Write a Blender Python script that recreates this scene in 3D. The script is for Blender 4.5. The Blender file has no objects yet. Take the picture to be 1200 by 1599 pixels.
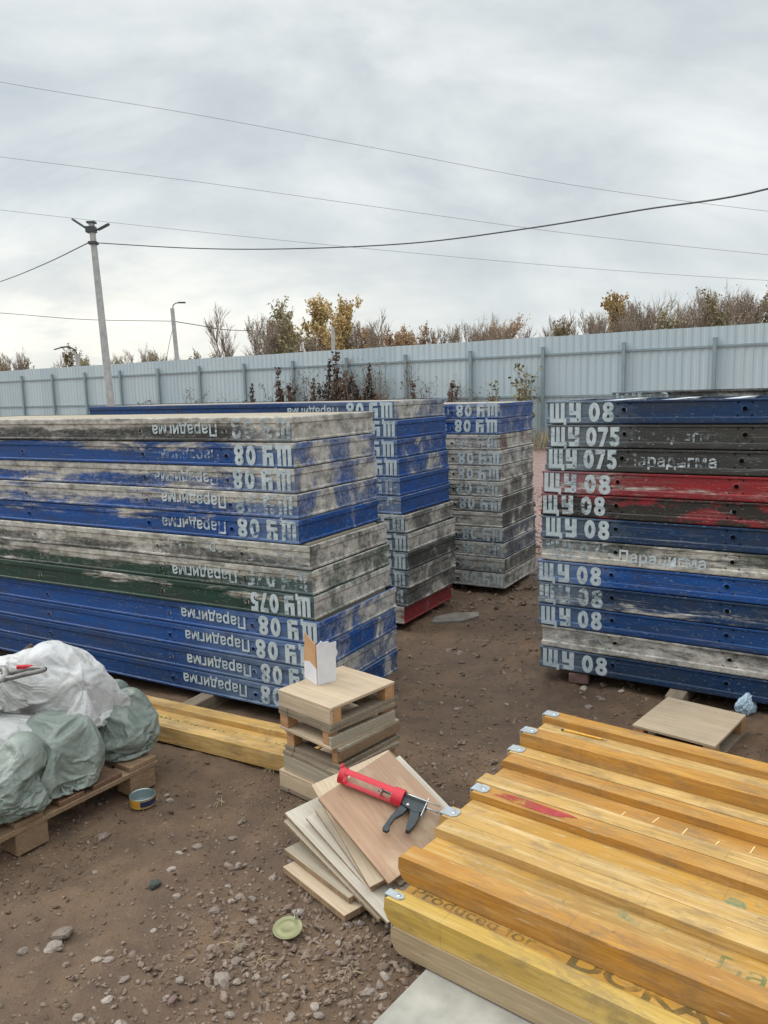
import bpy, bmesh, math, random
from mathutils import Vector, Matrix, noise, Euler
R = math.radians
sc = bpy.context.scene
COL = sc.collection

# ------------------------------------------------------------------ camera
PITCH = math.atan(188/1240); ROLL = R(1.5)
f = Vector((0, math.cos(PITCH), -math.sin(PITCH))); r0 = Vector((1, 0, 0)); u0 = r0.cross(f)
rv = math.cos(ROLL)*r0 - math.sin(ROLL)*u0; uv = math.cos(ROLL)*u0 + math.sin(ROLL)*r0
cd = bpy.data.cameras.new('camera'); cam = bpy.data.objects.new('camera', cd); COL.objects.link(cam)
cd.sensor_fit = 'VERTICAL'; cd.sensor_height = 36; cd.lens = 36*1240/1600
cd.clip_start = .05; cd.clip_end = 2000
cam.matrix_world = Matrix(((rv.x, uv.x, -f.x, 0), (rv.y, uv.y, -f.y, 0), (rv.z, uv.z, -f.z, 1.65), (0, 0, 0, 1)))
sc.camera = cam
sc.view_settings.view_transform = 'Standard'; sc.view_settings.look = 'None'
sc.view_settings.exposure = 0.42; sc.view_settings.gamma = 1
sc.cycles.use_denoising = True
sc.cycles.max_bounces = 6; sc.cycles.transparent_max_bounces = 16

# ------------------------------------------------------------------ world: overcast sky
SUN_EL, SUN_AZ = R(38), R(-75)          # azimuth from +Y towards +X
w = bpy.data.worlds.new('World'); sc.world = w; w.use_nodes = True
nt = w.node_tree; nt.nodes.clear()
def N(t, typ, **kw):
    n = t.nodes.new(typ)
    for k, v in kw.items():
        if k.startswith('i_'):
            key = k[2:]; n.inputs[int(key) if key.isdigit() else key.replace('_', ' ')].default_value = v
        else: setattr(n, k, v)
    return n
def L(t, a, b): t.links.new(a, b)
def ramp(t, stops, src, interp='LINEAR'):
    n = t.nodes.new('ShaderNodeValToRGB'); n.color_ramp.interpolation = interp
    e = n.color_ramp.elements
    while len(e) < len(stops): e.new(.5)
    for el, (p, c) in zip(e, stops):
        el.position = p; el.color = (c, c, c, 1) if not isinstance(c, tuple) else (*c, 1)
    L(t, src, n.inputs[0]); return n.outputs[0]
def mth(t, op, a, b=None, c=None, clamp=False):
    n = t.nodes.new('ShaderNodeMath'); n.operation = op; n.use_clamp = clamp
    for i, v in enumerate((a, b, c)):
        if v is None: continue
        if isinstance(v, (int, float)): n.inputs[i].default_value = v
        else: L(t, v, n.inputs[i])
    return n.outputs[0]
def mixc(t, fac, a, b, mode='MIX'):
    n = t.nodes.new('ShaderNodeMix'); n.data_type = 'RGBA'; n.blend_type = mode
    for s, v in ((n.inputs[0], fac), (n.inputs[6], a), (n.inputs[7], b)):
        if isinstance(v, (int, float)): s.default_value = v
        elif isinstance(v, tuple): s.default_value = (*v, 1) if len(v) == 3 else v
        else: L(t, v, s)
    return n.outputs[2]
def noi(t, vec, scale, detail=4, rough=.55, dist=0, dim='3D'):
    n = t.nodes.new('ShaderNodeTexNoise'); n.inputs['Scale'].default_value = scale
    n.inputs['Detail'].default_value = detail; n.inputs['Roughness'].default_value = rough
    n.inputs['Distortion'].default_value = dist
    L(t, vec, n.inputs['Vector']); return n.outputs[0]
def mapping(t, vec, scale=(1, 1, 1), loc=(0, 0, 0), rot=(0, 0, 0)):
    n = t.nodes.new('ShaderNodeMapping'); n.inputs['Scale'].default_value = scale
    n.inputs['Location'].default_value = loc; n.inputs['Rotation'].default_value = rot
    L(t, vec, n.inputs['Vector']); return n.outputs[0]

sky = N(nt, 'ShaderNodeTexSky', sky_type='NISHITA', sun_disc=False, sun_elevation=SUN_EL, sun_rotation=SUN_AZ)
tc = N(nt, 'ShaderNodeTexCoord')
sep = N(nt, 'ShaderNodeSeparateXYZ'); L(nt, tc.outputs['Generated'], sep.inputs[0])
zz = mth(nt, 'ADD', mth(nt, 'ABSOLUTE', sep.outputs[2]), .50)
cmb = N(nt, 'ShaderNodeCombineXYZ')
L(nt, mth(nt, 'DIVIDE', sep.outputs[0], zz), cmb.inputs[0]); L(nt, mth(nt, 'DIVIDE', sep.outputs[1], zz), cmb.inputs[1])
pl = mapping(nt, cmb.outputs[0], (1.9, 2.7, 1), (3.1, 1.7, 0), (0, 0, R(35)))
c1 = noi(nt, pl, .95, 8, .56, .5)
c2 = noi(nt, mapping(nt, cmb.outputs[0], (1.6, 2.8, 1), (8.3, 2.2, 0), (0, 0, R(-12))), 2.4, 6, .55, .3)
cl = mth(nt, 'ADD', mth(nt, 'MULTIPLY', c1, .72), mth(nt, 'MULTIPLY', c2, .28))
ccol = ramp(nt, [(.36, (.42, .46, .49)), (.44, (.485, .525, .545)), (.52, (.575, .61, .615)), (.66, (.74, .76, .755))], cl)
# a bank of brighter air low over the left horizon where the cloud is thin
el = ramp(nt, [(0, 1.0), (.09, .8), (.2, 0)], sep.outputs[2])
left = ramp(nt, [(.32, 1.0), (.56, 0.0)], mth(nt, 'ADD', mth(nt, 'MULTIPLY', sep.outputs[0], .5), .5))
glow = mth(nt, 'MULTIPLY', mth(nt, 'MULTIPLY', el, left), ramp(nt, [(.38, .35), (.6, 1.0)], c2))
ccol = mixc(nt, mth(nt, 'MULTIPLY', glow, 1.0), ccol, (1.12, 1.04, .88))
low = ramp(nt, [(0, .5), (.25, 0)], sep.outputs[2])
ccol = mixc(nt, low, ccol, (.62, .64, .625))
# cloud deck is brightest overhead, as an overcast sky is
zen = ramp(nt, [(.46, 1.0), (.8, 2.6), (1.0, 3.0)], sep.outputs[2])
bgc = N(nt, 'ShaderNodeBackground'); L(nt, ccol, bgc.inputs[0]); L(nt, zen, bgc.inputs[1])
bgs = N(nt, 'ShaderNodeBackground'); L(nt, sky.outputs[0], bgs.inputs[0]); bgs.inputs[1].default_value = .1
mx = N(nt, 'ShaderNodeMixShader'); mx.inputs[0].default_value = .92
L(nt, bgs.outputs[0], mx.inputs[1]); L(nt, bgc.outputs[0], mx.inputs[2])
wo = N(nt, 'ShaderNodeOutputWorld'); L(nt, mx.outputs[0], wo.inputs[0])

sl = bpy.data.lights.new('sun', 'SUN'); sl.energy = 1.1; sl.angle = R(25); sl.color = (1, .96, .9)
so = bpy.data.objects.new('sun', sl); COL.objects.link(so)
sd = Vector((math.sin(SUN_AZ)*math.cos(SUN_EL), math.cos(SUN_AZ)*math.cos(SUN_EL), math.sin(SUN_EL)))
so.rotation_euler = sd.to_track_quat('Z', 'Y').to_euler()

# ------------------------------------------------------------------ helpers
def tag(o, label=None, cat=None, group=None, kind=None):
    for k, v in (('label', label), ('category', cat), ('group', group), ('kind', kind)):
        if v: o[k] = v
    if label and not kind: o['kind'] = 'thing'
    return o
def empty(name, loc=(0, 0, 0), rz=0, label=None, cat=None, group=None):
    o = bpy.data.objects.new(name, None); COL.objects.link(o); o.empty_display_size = .1
    o.location = loc; o.rotation_euler = (0, 0, rz); return tag(o, label, cat, group)
def link(name, me, mat=None, parent=None):
    o = bpy.data.objects.new(name, me); COL.objects.link(o)
    if mat and not me.materials: me.materials.append(mat)
    if parent: o.parent = parent
    return o
class MB:
    def __init__(s): s.v = []; s.f = []; s.m = []; s.mi = 0
    def add(s, vs, fs):
        b = len(s.v); s.v += [tuple(v) for v in vs]; s.f += [tuple(b+i for i in q) for q in fs]; s.m += [s.mi]*len(fs)
    def box(s, a, b, M=None, c=0.0):
        x0, y0, z0 = a; x1, y1, z1 = b
        vs = [(x0,y0,z0),(x1,y0,z0),(x1,y1,z0),(x0,y1,z0),(x0,y0,z1),(x1,y0,z1),(x1,y1,z1),(x0,y1,z1)]
        fs = [(0,3,2,1),(4,5,6,7),(0,1,5,4),(1,2,6,5),(2,3,7,6),(3,0,4,7)]
        if c > 0:
            bm = bmesh.new(); bv = [bm.verts.new(v) for v in vs]
            for q in fs: bm.faces.new([bv[i] for i in q])
            bmesh.ops.bevel(bm, geom=bm.edges[:], offset=c, segments=1, affect='EDGES', profile=.5)
            bm.verts.index_update(); vs = [v.co.copy() for v in bm.verts]; fs = [[v.index for v in q.verts] for q in bm.faces]; bm.free()
        if M: vs = [M @ Vector(v) for v in vs]
        s.add(vs, fs)
    def tube(s, pts, rad, n=8, caps=True):
        pts = [Vector(p) for p in pts]; rs = rad if isinstance(rad, (list, tuple)) else [rad]*len(pts)
        vs = []; fs = []; ref = None
        for i, p in enumerate(pts):
            t = (pts[min(i+1, len(pts)-1)] - pts[max(i-1, 0)])
            t = t.normalized() if t.length > 1e-9 else Vector((0, 0, 1))
            if ref is None:
                ref = Vector((0, 0, 1)) if abs(t.z) < .9 else Vector((1, 0, 0))
            a = t.cross(ref); a = a.normalized() if a.length > 1e-6 else t.orthogonal().normalized()
            b = a.cross(t); ref = b
            for k in range(n):
                q = 2*math.pi*k/n; vs.append(p + rs[i]*(math.cos(q)*a + math.sin(q)*b))
        for i in range(len(pts)-1):
            for k in range(n):
                k2 = (k+1) % n; fs.append((i*n+k, i*n+k2, (i+1)*n+k2, (i+1)*n+k))
        if caps:
            fs.append(tuple(range(n))); fs.append(tuple((len(pts)-1)*n+k for k in reversed(range(n))))
        s.add(vs, fs)
    def prism(s, poly, z0, z1, M=None):
        n = len(poly); vs = [(x, y, z0) for x, y in poly] + [(x, y, z1) for x, y in poly]
        if M: vs = [M @ Vector(v) for v in vs]
        fs = [tuple(reversed(range(n))), tuple(range(n, 2*n))] + [(i, (i+1) % n, n+(i+1) % n, n+i) for i in range(n)]
        s.add(vs, fs)
    def lathe(s, prof, n=32, M=None):
        vs = []; fs = []
        for (r_, z) in prof:
            for k in range(n):
                q = 2*math.pi*k/n; vs.append(Vector((r_*math.cos(q), r_*math.sin(q), z)))
        if M: vs = [M @ v for v in vs]
        for i in range(len(prof)-1):
            for k in range(n):
                k2 = (k+1) % n; fs.append((i*n+k, i*n+k2, (i+1)*n+k2, (i+1)*n+k))
        s.add(vs, fs)
    def mesh(s, name, mats=(), smooth=False, bevel=0):
        me = bpy.data.meshes.new(name); me.from_pydata(s.v, [], s.f)
        for m in mats: me.materials.append(m)
        if len(mats) > 1: me.polygons.foreach_set('material_index', s.m)
        if smooth: me.polygons.foreach_set('use_smooth', [True]*len(me.polygons))
        bm = bmesh.new(); bm.from_mesh(me)
        bmesh.ops.recalc_face_normals(bm, faces=bm.faces[:])
        bm.to_mesh(me); bm.free(); me.update(); return me
    def build(s, name, mat, parent=None, smooth=False):
        mats = mat if isinstance(mat, (list, tuple)) else [mat]
        return link(name, s.mesh(name, mats, smooth), None, parent)
def frame(o, x, y, z):     # matrix with origin o and axes x,y,z
    return Matrix(((x.x, y.x, z.x, o.x), (x.y, y.y, z.y, o.y), (x.z, y.z, z.z, o.z), (0, 0, 0, 1)))

# ------------------------------------------------------------------ materials
def newmat(name):
    m = bpy.data.materials.new(name); m.use_nodes = True; t = m.node_tree
    b = t.nodes['Principled BSDF']; return m, t, b
def objvec(t, seeded=True):
    tcn = t.nodes.new('ShaderNodeTexCoord')
    if not seeded: return tcn.outputs['Object']
    oi = t.nodes.new('ShaderNodeObjectInfo'); cx = t.nodes.new('ShaderNodeCombineXYZ')
    L(t, mth(t, 'MULTIPLY', oi.outputs['Random'], 37.0), cx.inputs[0]); L(t, mth(t, 'MULTIPLY', oi.outputs['Random'], 91.0), cx.inputs[1])
    L(t, mth(t, 'MULTIPLY', oi.outputs['Random'], 53.0), cx.inputs[2])
    a = t.nodes.new('ShaderNodeVectorMath'); a.operation = 'ADD'; L(t, tcn.outputs['Object'], a.inputs[0]); L(t, cx.outputs[0], a.inputs[1])
    return a.outputs[0]
def bump(t, b, h, strength=.3, dist=.01):
    n = t.nodes.new('ShaderNodeBump'); n.inputs['Strength'].default_value = strength; n.inputs['Distance'].default_value = dist
    L(t, h, n.inputs['Height']); L(t, n.outputs[0], b.inputs['Normal'])
def plain(name, col, rough=.6, metal=0, var=.15, scale=20, bmp=0):
    m, t, b = newmat(name); v = objvec(t)
    n = noi(t, v, scale, 4, .6)
    lo = tuple(c*(1-var) for c in col); hi = tuple(min(1, c*(1+var)) for c in col)
    L(t, mixc(t, ramp(t, [(.3, 0.0), (.7, 1.0)], n), lo, hi), b.inputs['Base Color'])
    b.inputs['Roughness'].default_value = rough; b.inputs['Metallic'].default_value = metal
    if bmp: bump(t, b, n, bmp, .005)
    return m
def wood(name, base, dark, axis='X', grain=1.0, rough=.65, grime=.25, grimecol=(.10, .08, .055), fleck=True, stain=None, joints=0.0, worn=None):
    m, t, b = newmat(name); v = objvec(t)
    sc3 = {'X': (1.2, 14, 14), 'Y': (14, 1.2, 14), 'Z': (14, 14, 1.2)}[axis]
    g = noi(t, mapping(t, v, sc3), 3.0*grain, 6, .62, 1.2)
    g2 = noi(t, mapping(t, v, tuple(c*5 if c > 2 else c*2 for c in sc3)), 2.0, 3, .5)
    c = mixc(t, ramp(t, [(.30, 0.0), (.68, 1.0)], g), dark, base)
    c = mixc(t, ramp(t, [(.42, .35), (.62, 0.0)], g2), c, tuple(x*.6 for x in dark))
    big = noi(t, v, 2.6, 5, .6)
    c = mixc(t, ramp(t, [(.40, 0.0), (.75, grime)], big), c, grimecol)
    if stain: c = mixc(t, ramp(t, [(.52, 0.0), (.70, .8)], noi(t, mapping(t, v, (1, 2.2, 1), (7, 3, 1)), 3.5, 5, .6)), c, stain)
    if joints:
        sx = t.nodes.new('ShaderNodeSeparateXYZ'); L(t, v, sx.inputs[0]); u_ = mth(t, 'MULTIPLY', sx.outputs[0], 1.35)
        wn = t.nodes.new('ShaderNodeTexWhiteNoise'); wn.noise_dimensions = '1D'; L(t, mth(t, 'FLOOR', u_), wn.inputs['W'])
        c = mixc(t, mth(t, 'MULTIPLY', wn.outputs[0], joints), c, dark)
        c = mixc(t, mth(t, 'MULTIPLY', mth(t, 'LESS_THAN', mth(t, 'FRACT', u_), .0035), .4), c, tuple(x*.35 for x in dark))
    if worn:      # varnish rubbed off
        c = mixc(t, ramp(t, [(.48, 0.0), (.72, .6)], noi(t, mapping(t, v, (1.1, 13, 13), (5, 2, 8)), 2.4, 10, .72, .3)), c, worn)
    if joints:      # site dirt dried onto the timber
        c = mixc(t, ramp(t, [(.50, 0.0), (.60, .42), (.72, .7)], noi(t, mapping(t, v, (2, 5, 5), (1, 9, 4)), 3.2, 12, .76, .2)), c, (.17, .12, .07))
        c = mixc(t, ramp(t, [(.66, 0.0), (.72, .6)], noi(t, mapping(t, v, (3, 40, 40)), 2.5, 5, .6)), c, (.70, .60, .42))
    if fleck: c = mixc(t, ramp(t, [(.72, 0.0), (.76, .7)], noi(t, v, 34, 2, .5)), c, grimecol)
    L(t, c, b.inputs['Base Color']); b.inputs['Roughness'].default_value = rough
    bump(t, b, mth(t, 'ADD', g, mth(t, 'MULTIPLY', g2, .5)), .28, .004); return m

# painted steel of the formwork panels: colour from the object, dirt and set concrete from its own properties
def attr(t, name):
    a = t.nodes.new('ShaderNodeAttribute'); a.attribute_type = 'OBJECT'; a.attribute_name = name; return a.outputs['Fac']
def painted_steel():
    m, t, b = newmat('painted_steel'); tcn = t.nodes.new('ShaderNodeTexCoord')
    cx = t.nodes.new('ShaderNodeCombineXYZ'); sd_ = attr(t, 'seed')
    for i, k in enumerate((7.3, 3.1, 5.7)): L(t, mth(t, 'MULTIPLY', sd_, k), cx.inputs[i])
    a = t.nodes.new('ShaderNodeVectorMath'); a.operation = 'ADD'; L(t, tcn.outputs['Object'], a.inputs[0]); L(t, cx.outputs[0], a.inputs[1]); v = a.outputs[0]
    oi = t.nodes.new('ShaderNodeObjectInfo'); base = oi.outputs['Color']
    sp = t.nodes.new('ShaderNodeSeparateXYZ'); L(t, tcn.outputs['Object'], sp.inputs[0]); X, Z = sp.outputs[0], sp.outputs[2]
    geo = t.nodes.new('ShaderNodeTexCoord'); sn = t.nodes.new('ShaderNodeSeparateXYZ'); L(t, geo.outputs['Normal'], sn.inputs[0])
    end = mth(t, 'GREATER_THAN', mth(t, 'ABSOLUTE', sn.outputs[0]), .6)
    n1 = noi(t, mapping(t, v, (1.5, 5, 9)), 1.1, 14, .70, .35)         # long smears on the sides
    n2 = noi(t, mapping(t, v, (5, 3.2, 3.0)), 1.15, 14, .66, .5)          # patches on the ends
    n = mth(t, 'ADD', mth(t, 'MULTIPLY', n1, mth(t, 'SUBTRACT', 1, end)), mth(t, 'MULTIPLY', n2, end))
    amt = mth(t, 'ADD', mth(t, 'MULTIPLY', attr(t, 'smear'), mth(t, 'SUBTRACT', 1, end)), mth(t, 'MULTIPLY', attr(t, 'end_smear'), end))
    # worn towards the edge that was lowest at pouring
    n = mth(t, 'ADD', n, mth(t, 'MULTIPLY', ramp(t, [(0.0, 1.0), (.045, .9), (.07, 0)], Z), mth(t, 'MULTIPLY', mth(t, 'MULTIPLY', attr(t, 'lip'), mth(t, 'SUBTRACT', 1, end)), .16)))
    thr = mth(t, 'SUBTRACT', .86, mth(t, 'MULTIPLY', amt, .62))
    mask = mth(t, 'MULTIPLY', mth(t, 'SUBTRACT', n, thr), 14.0, clamp=True)
    spec = noi(t, mapping(t, v, (9, 16, 16)), 3.0, 8, .78)
    film = mth(t, 'MULTIPLY', mth(t, 'SUBTRACT', mth(t, 'ADD', mth(t, 'MULTIPLY', n, .55), mth(t, 'MULTIPLY', spec, .45)), mth(t, 'SUBTRACT', thr, .06)), 7.0, clamp=True)
    mask = mth(t, 'MAXIMUM', mth(t, 'MULTIPLY', mask, ramp(t, [(.34, .55), (.5, 1.0)], spec)), mth(t, 'MULTIPLY', film, .68))
    # colour variation of paint: dull, chalked, darker bands
    var = noi(t, mapping(t, v, (1.2, 3, 10)), 1.6, 6, .6)
    pc = mixc(t, ramp(t, [(.3, .55), (.7, 0.0)], var), base, (.028, .032, .036))
    ch = noi(t, mapping(t, v, (3, 6, 20)), 3.5, 6, .7)
    pc = mixc(t, ramp(t, [(.55, 0.0), (.8, .22)], ch), pc, (.25, .27, .29))
    # overspray of white lettering paint near the stencilled end
    Xj = mth(t, 'ADD', X, mth(t, 'MULTIPLY', mth(t, 'SUBTRACT', noi(t, mapping(t, v, (2, 2, 7)), 2.0, 4, .6), .5), .45))
    ov = mth(t, 'MULTIPLY', mth(t, 'MULTIPLY', ramp(t, [(0, 1.0), (.5, .8), (1.0, .0)], mth(t, 'DIVIDE', Xj, mth(t, 'MAXIMUM', attr(t, 'overspray_length'), .1))), mth(t, 'SUBTRACT', 1, end)), attr(t, 'overspray'))
    ov = mth(t, 'MULTIPLY', ov, ramp(t, [(.25, .35), (.65, 1.0)], noi(t, mapping(t, v, (4, 4, 10)), 2.2, 5, .6)))
    pc = mixc(t, ov, pc, (.34, .42, .48))
    pc = mixc(t, mth(t, 'MULTIPLY', attr(t, 'peel'), mth(t, 'MULTIPLY', mth(t, 'SUBTRACT', noi(t, mapping(t, v, (2.2, 5, 6), (9, 4, 2)), 1.7, 9, .66), .44), 14.0, clamp=True)), pc, (.030, .026, .024))
    # set concrete
    cn = noi(t, v, 16, 10, .76); cn2 = noi(t, mapping(t, v, (3.2, 5, 7)), 2.4, 9, .70)
    cc = mixc(t, ramp(t, [(.3, 0.0), (.7, 1.0)], cn), (.30, .28, .245), (.70, .67, .61))
    cc = mixc(t, ramp(t, [(.36, .70), (.50, 0.0)], cn2), cc, (.085, .078, .068))
    c = mixc(t, mask, pc, cc)
    # chips and scratches
    spk = noi(t, mapping(t, v, (14, 14, 50)), 3.0, 4, .6)
    c = mixc(t, mth(t, 'MULTIPLY', ramp(t, [(.62, 0.0), (.67, 1.0)], spk), mth(t, 'ADD', .12, mth(t, 'MULTIPLY', attr(t, 'chips'), .8))), c, (.50, .50, .48))
    # grime settled along the flange lines
    gr = noi(t, mapping(t, v, (1.5, 3, 5)), 3, 5, .65)
    c = mixc(t, ramp(t, [(.50, 0.0), (.72, .5)], gr), c, (.045, .04, .034))
    st_ = noi(t, mapping(t, v, (1.1, 6, 60)), 2.6, 6, .65)
    c = mixc(t, mth(t, 'MULTIPLY', ramp(t, [(.60, 0.0), (.68, .55)], st_), mth(t, 'ADD', .25, mth(t, 'MULTIPLY', amt, .8))), c, (.48, .46, .42))
    c = mixc(t, ramp(t, [(.28, .35), (.38, 0.0)], st_), c, (.035, .032, .030))
    b.inputs['Specular IOR Level'].default_value = .28
    L(t, c, b.inputs['Base Color'])
    L(t, mth(t, 'ADD', .52, mth(t, 'MULTIPLY', mask, .36)), b.inputs['Roughness'])
    bump(t, b, mth(t, 'ADD', mth(t, 'MULTIPLY', mask, mth(t, 'ADD', .6, mth(t, 'MULTIPLY', cn, .8))), mth(t, 'MULTIPLY', var, .15)), .5, .004)
    return m
M_STEEL = painted_steel()
def stencil_paint(k=1.0):
    m, t, b = newmat('stencil_paint'); tcn = t.nodes.new('ShaderNodeTexCoord')
    cx = t.nodes.new('ShaderNodeCombineXYZ'); sd_ = attr(t, 'seed')
    for i, k in enumerate((3.3, 6.1, 2.7)): L(t, mth(t, 'MULTIPLY', sd_, k), cx.inputs[i])
    a = t.nodes.new('ShaderNodeVectorMath'); a.operation = 'ADD'; L(t, tcn.outputs['Object'], a.inputs[0]); L(t, cx.outputs[0], a.inputs[1]); v = a.outputs[0]
    n = mth(t, 'ADD', mth(t, 'MULTIPLY', noi(t, mapping(t, v, (6, 1, 22)), 2.6, 6, .68), .6), mth(t, 'MULTIPLY', noi(t, v, 13, 5, .6), .4))
    wear = attr(t, 'wear')
    al = mth(t, 'MULTIPLY', mth(t, 'SUBTRACT', n, mth(t, 'ADD', .27, mth(t, 'MULTIPLY', wear, .36))), 4.6, clamp=True)
    al = mth(t, 'MULTIPLY', al, mth(t, 'SUBTRACT', 1.0, mth(t, 'MULTIPLY', wear, .3)))
    L(t, mixc(t, ramp(t, [(.3, 0.0), (.7, 1.0)], noi(t, v, 18, 4, .6)), (.35, .43, .475), (.56, .62, .645)), b.inputs['Base Color'])
    al = mth(t, 'MULTIPLY', al, mth(t, 'MULTIPLY', ramp(t, [(.32, .28), (.58, 1.0)], noi(t, mapping(t, v, (3, 1, 4), (5, 5, 5)), 3.0, 6, .65)), k))
    b.inputs['Roughness'].default_value = .7; L(t, al, b.inputs['Alpha']); return m
M_STENCIL = stencil_paint(.92); M_HALO = stencil_paint(.20)
M_HOLESHADE_LEAD = plain('hole_shade_and_lead', (.012, .012, .012), .8)  # near-black: painted shade inside the tie holes, and the pencil lead
M_PLY = wood('plywood_weathered', (.58, .46, .32), (.49, .37, .25), 'X', .4, .75, .35, (.20, .17, .13))
M_PLYRED = wood('plywood_reddish', (.46, .29, .18), (.36, .215, .13), 'X', .35, .6, .55, (.20, .13, .085), stain=(.52, .40, .27))
M_PLYPALE = wood('plywood_pale', (.58, .53, .45), (.50, .44, .36), 'X', .4, .7, .3, (.30, .27, .22))
M_PLYGREY = wood('plywood_grey', (.44, .38, .29), (.36, .30, .22), 'X', .45, .8, .3, (.17, .15, .12))
M_PLYEDGE = wood('plywood_edge', (.42, .28, .16), (.20, .13, .075), 'Z', 1.0, .8, .2)
M_BLOCK = wood('pine_block', (.60, .33, .16), (.42, .22, .10), 'X', 1.0, .7, .3)
M_OLDWOOD = wood('old_grey_wood', (.34, .27, .19), (.20, .155, .11), 'X', 1.0, .8, .4)
M_WETWOOD = wood('wet_brown_wood', (.22, .12, .065), (.12, .07, .04), 'X', 1.0, .55, .4, (.04, .03, .022))
M_PALWOOD = wood('pallet_wood', (.33, .215, .125), (.21, .13, .075), 'X', 1.0, .7, .4)
M_YEL = wood('yellow_varnish', (.60, .34, .055), (.45, .23, .034), 'X', .5, .6, .85, (.20, .13, .05), joints=.55, worn=(.64, .48, .25))
M_YELEDGE = wood('yellow_flange_wood', (.65, .42, .135), (.47, .27, .07), 'X', .8, .62, .6, (.19, .12, .06), joints=.4, worn=(.70, .54, .31))
M_YELORG = wood('orange_flange_wood', (.56, .28, .042), (.40, .18, .026), 'X', .6, .6, .6, (.20, .11, .045), joints=.4, worn=(.64, .42, .17))
M_YELBR = wood('lemon_flange_wood', (.62, .41, .085), (.48, .295, .05), 'X', .55, .58, .5, (.22, .15, .05), joints=.3, worn=(.70, .52, .22))
M_YELGREY = wood('greyed_beam_wood', (.47, .36, .22), (.33, .24, .14), 'X', 1.0, .7, .5, (.20, .15, .10))
M_TAB = plain('grey_end_cap', (.34, .375, .39), .45, 0, .2, 30)
M_RIVET = plain('steel', (.55, .55, .55), .35, 1, .1, 40)
M_CONC = plain('pole_concrete', (.42, .43, .42), .85, 0, .18, 6, .2)
M_CABLE = plain('cable_black', (.05, .055, .06), .6)
M_WIRE = plain('bare_wire', (.20, .22, .235), .6)
def fence_mat():
    m, t, b = newmat('fence_sheet_paint'); v = objvec(t, False); dt = t.nodes.new('ShaderNodeVectorMath'); dt.operation = 'DOT_PRODUCT'; L(t, v, dt.inputs[0]); dt.inputs[1].default_value = (-.8331, .5531, 0)
    u_ = mth(t, 'DIVIDE', dt.outputs['Value'], 1.2); wn = t.nodes.new('ShaderNodeTexWhiteNoise'); wn.noise_dimensions = '1D'; L(t, mth(t, 'FLOOR', u_), wn.inputs['W'])
    c = mixc(t, wn.outputs[0], (.385, .475, .515), (.45, .535, .57))
    c = mixc(t, mth(t, 'MULTIPLY', mth(t, 'LESS_THAN', mth(t, 'FRACT', u_), .018), .35), c, (.18, .22, .25))
    sp = t.nodes.new('ShaderNodeSeparateXYZ'); L(t, v, sp.inputs[0]); n = noi(t, mapping(t, v, (1, 1, .35)), 1.6, 7, .65)
    c = mixc(t, mth(t, 'MULTIPLY', ramp(t, [(0, 1.0), (.30, .55), (.8, 0)], sp.outputs[2]), ramp(t, [(.4, .2), (.65, 1.0)], n)), c, (.23, .19, .15))
    c = mixc(t, ramp(t, [(.56, 0.0), (.8, .4)], noi(t, mapping(t, v, (3, 3, .3)), 1.5, 6, .6)), c, (.33, .385, .41))
    L(t, c, b.inputs['Base Color']); b.inputs['Roughness'].default_value = .5; bump(t, b, noi(t, mapping(t, v, (1, 1, .8)), 1.1, 2, .5), .35, .05); return m
M_FENCE = fence_mat()
M_FENCEPOST = plain('fence_post_paint', (.22, .285, .31), .5, 0, .1, 3)
M_LAMP = plain('lamp_dark', (.05, .055, .06), .5)
M_RED = plain('red_plastic', (.55, .018, .035), .32, 0, .1, 30)
M_BLACKPL = plain('dark_grey_metal', (.035, .042, .045), .38, .2, .2, 40)
M_CARD = plain('brown_card', (.47, .27, .13), .8, 0, .12, 18)
M_WHITECARD = plain('white_card', (.66, .66, .69), .7, 0, .1, 14)
M_RUST = plain('rusty_steel', (.13, .085, .065), .8, .3, .35, 40, .3)
M_GREYSTEEL = plain('forged_grey_steel', (.21, .20, .19), .5, .5, .3, 30, .2)

# ------------------------------------------------------------------ ground
def ground_h(x, y):
    d = math.hypot(x, y)
    a = 1.0 if d < 12 else max(0.25, 1-(d-12)/20)
    h = .022*noise.noise((x*.9, y*.9, 3.1)) + .016*noise.noise((x*3.1, y*3.1, 7.7))
    if d < 14:
        h += (.013*noise.noise((x*8, y*8, 1.3)) + .010*noise.noise((x*19, y*19, 5.3)))*(.45+.9*max(0, noise.noise((x*1.3, y*1.3, 4.4))+.35)) + .007*abs(noise.noise((x*45, y*45, 9.1)))
    return h*a - .010
def axis(lo, hi, fine_lo, fine_hi, step):
    out = [fine_lo + i*step for i in range(int((fine_hi-fine_lo)/step)+1)]
    s = step; p = out[-1]
    while p < hi: s *= 1.13; p += s; out.append(p)
    s = step; p = out[0]
    while p > lo: s *= 1.13; p -= s; out.insert(0, p)
    return out
xs = axis(-400, 400, -2.1, 2.6, .018); ys = axis(-60, 700, 1.5, 6.6, .020)
gv = [(x, y, ground_h(x, y)) for y in ys for x in xs]
nx = len(xs); gf = [(j*nx+i, j*nx+i+1, (j+1)*nx+i+1, (j+1)*nx+i) for j in range(len(ys)-1) for i in range(nx-1)]
gme = bpy.data.meshes.new('ground'); gme.from_pydata(gv, [], gf); gme.polygons.foreach_set('use_smooth', [True]*len(gf))
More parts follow.
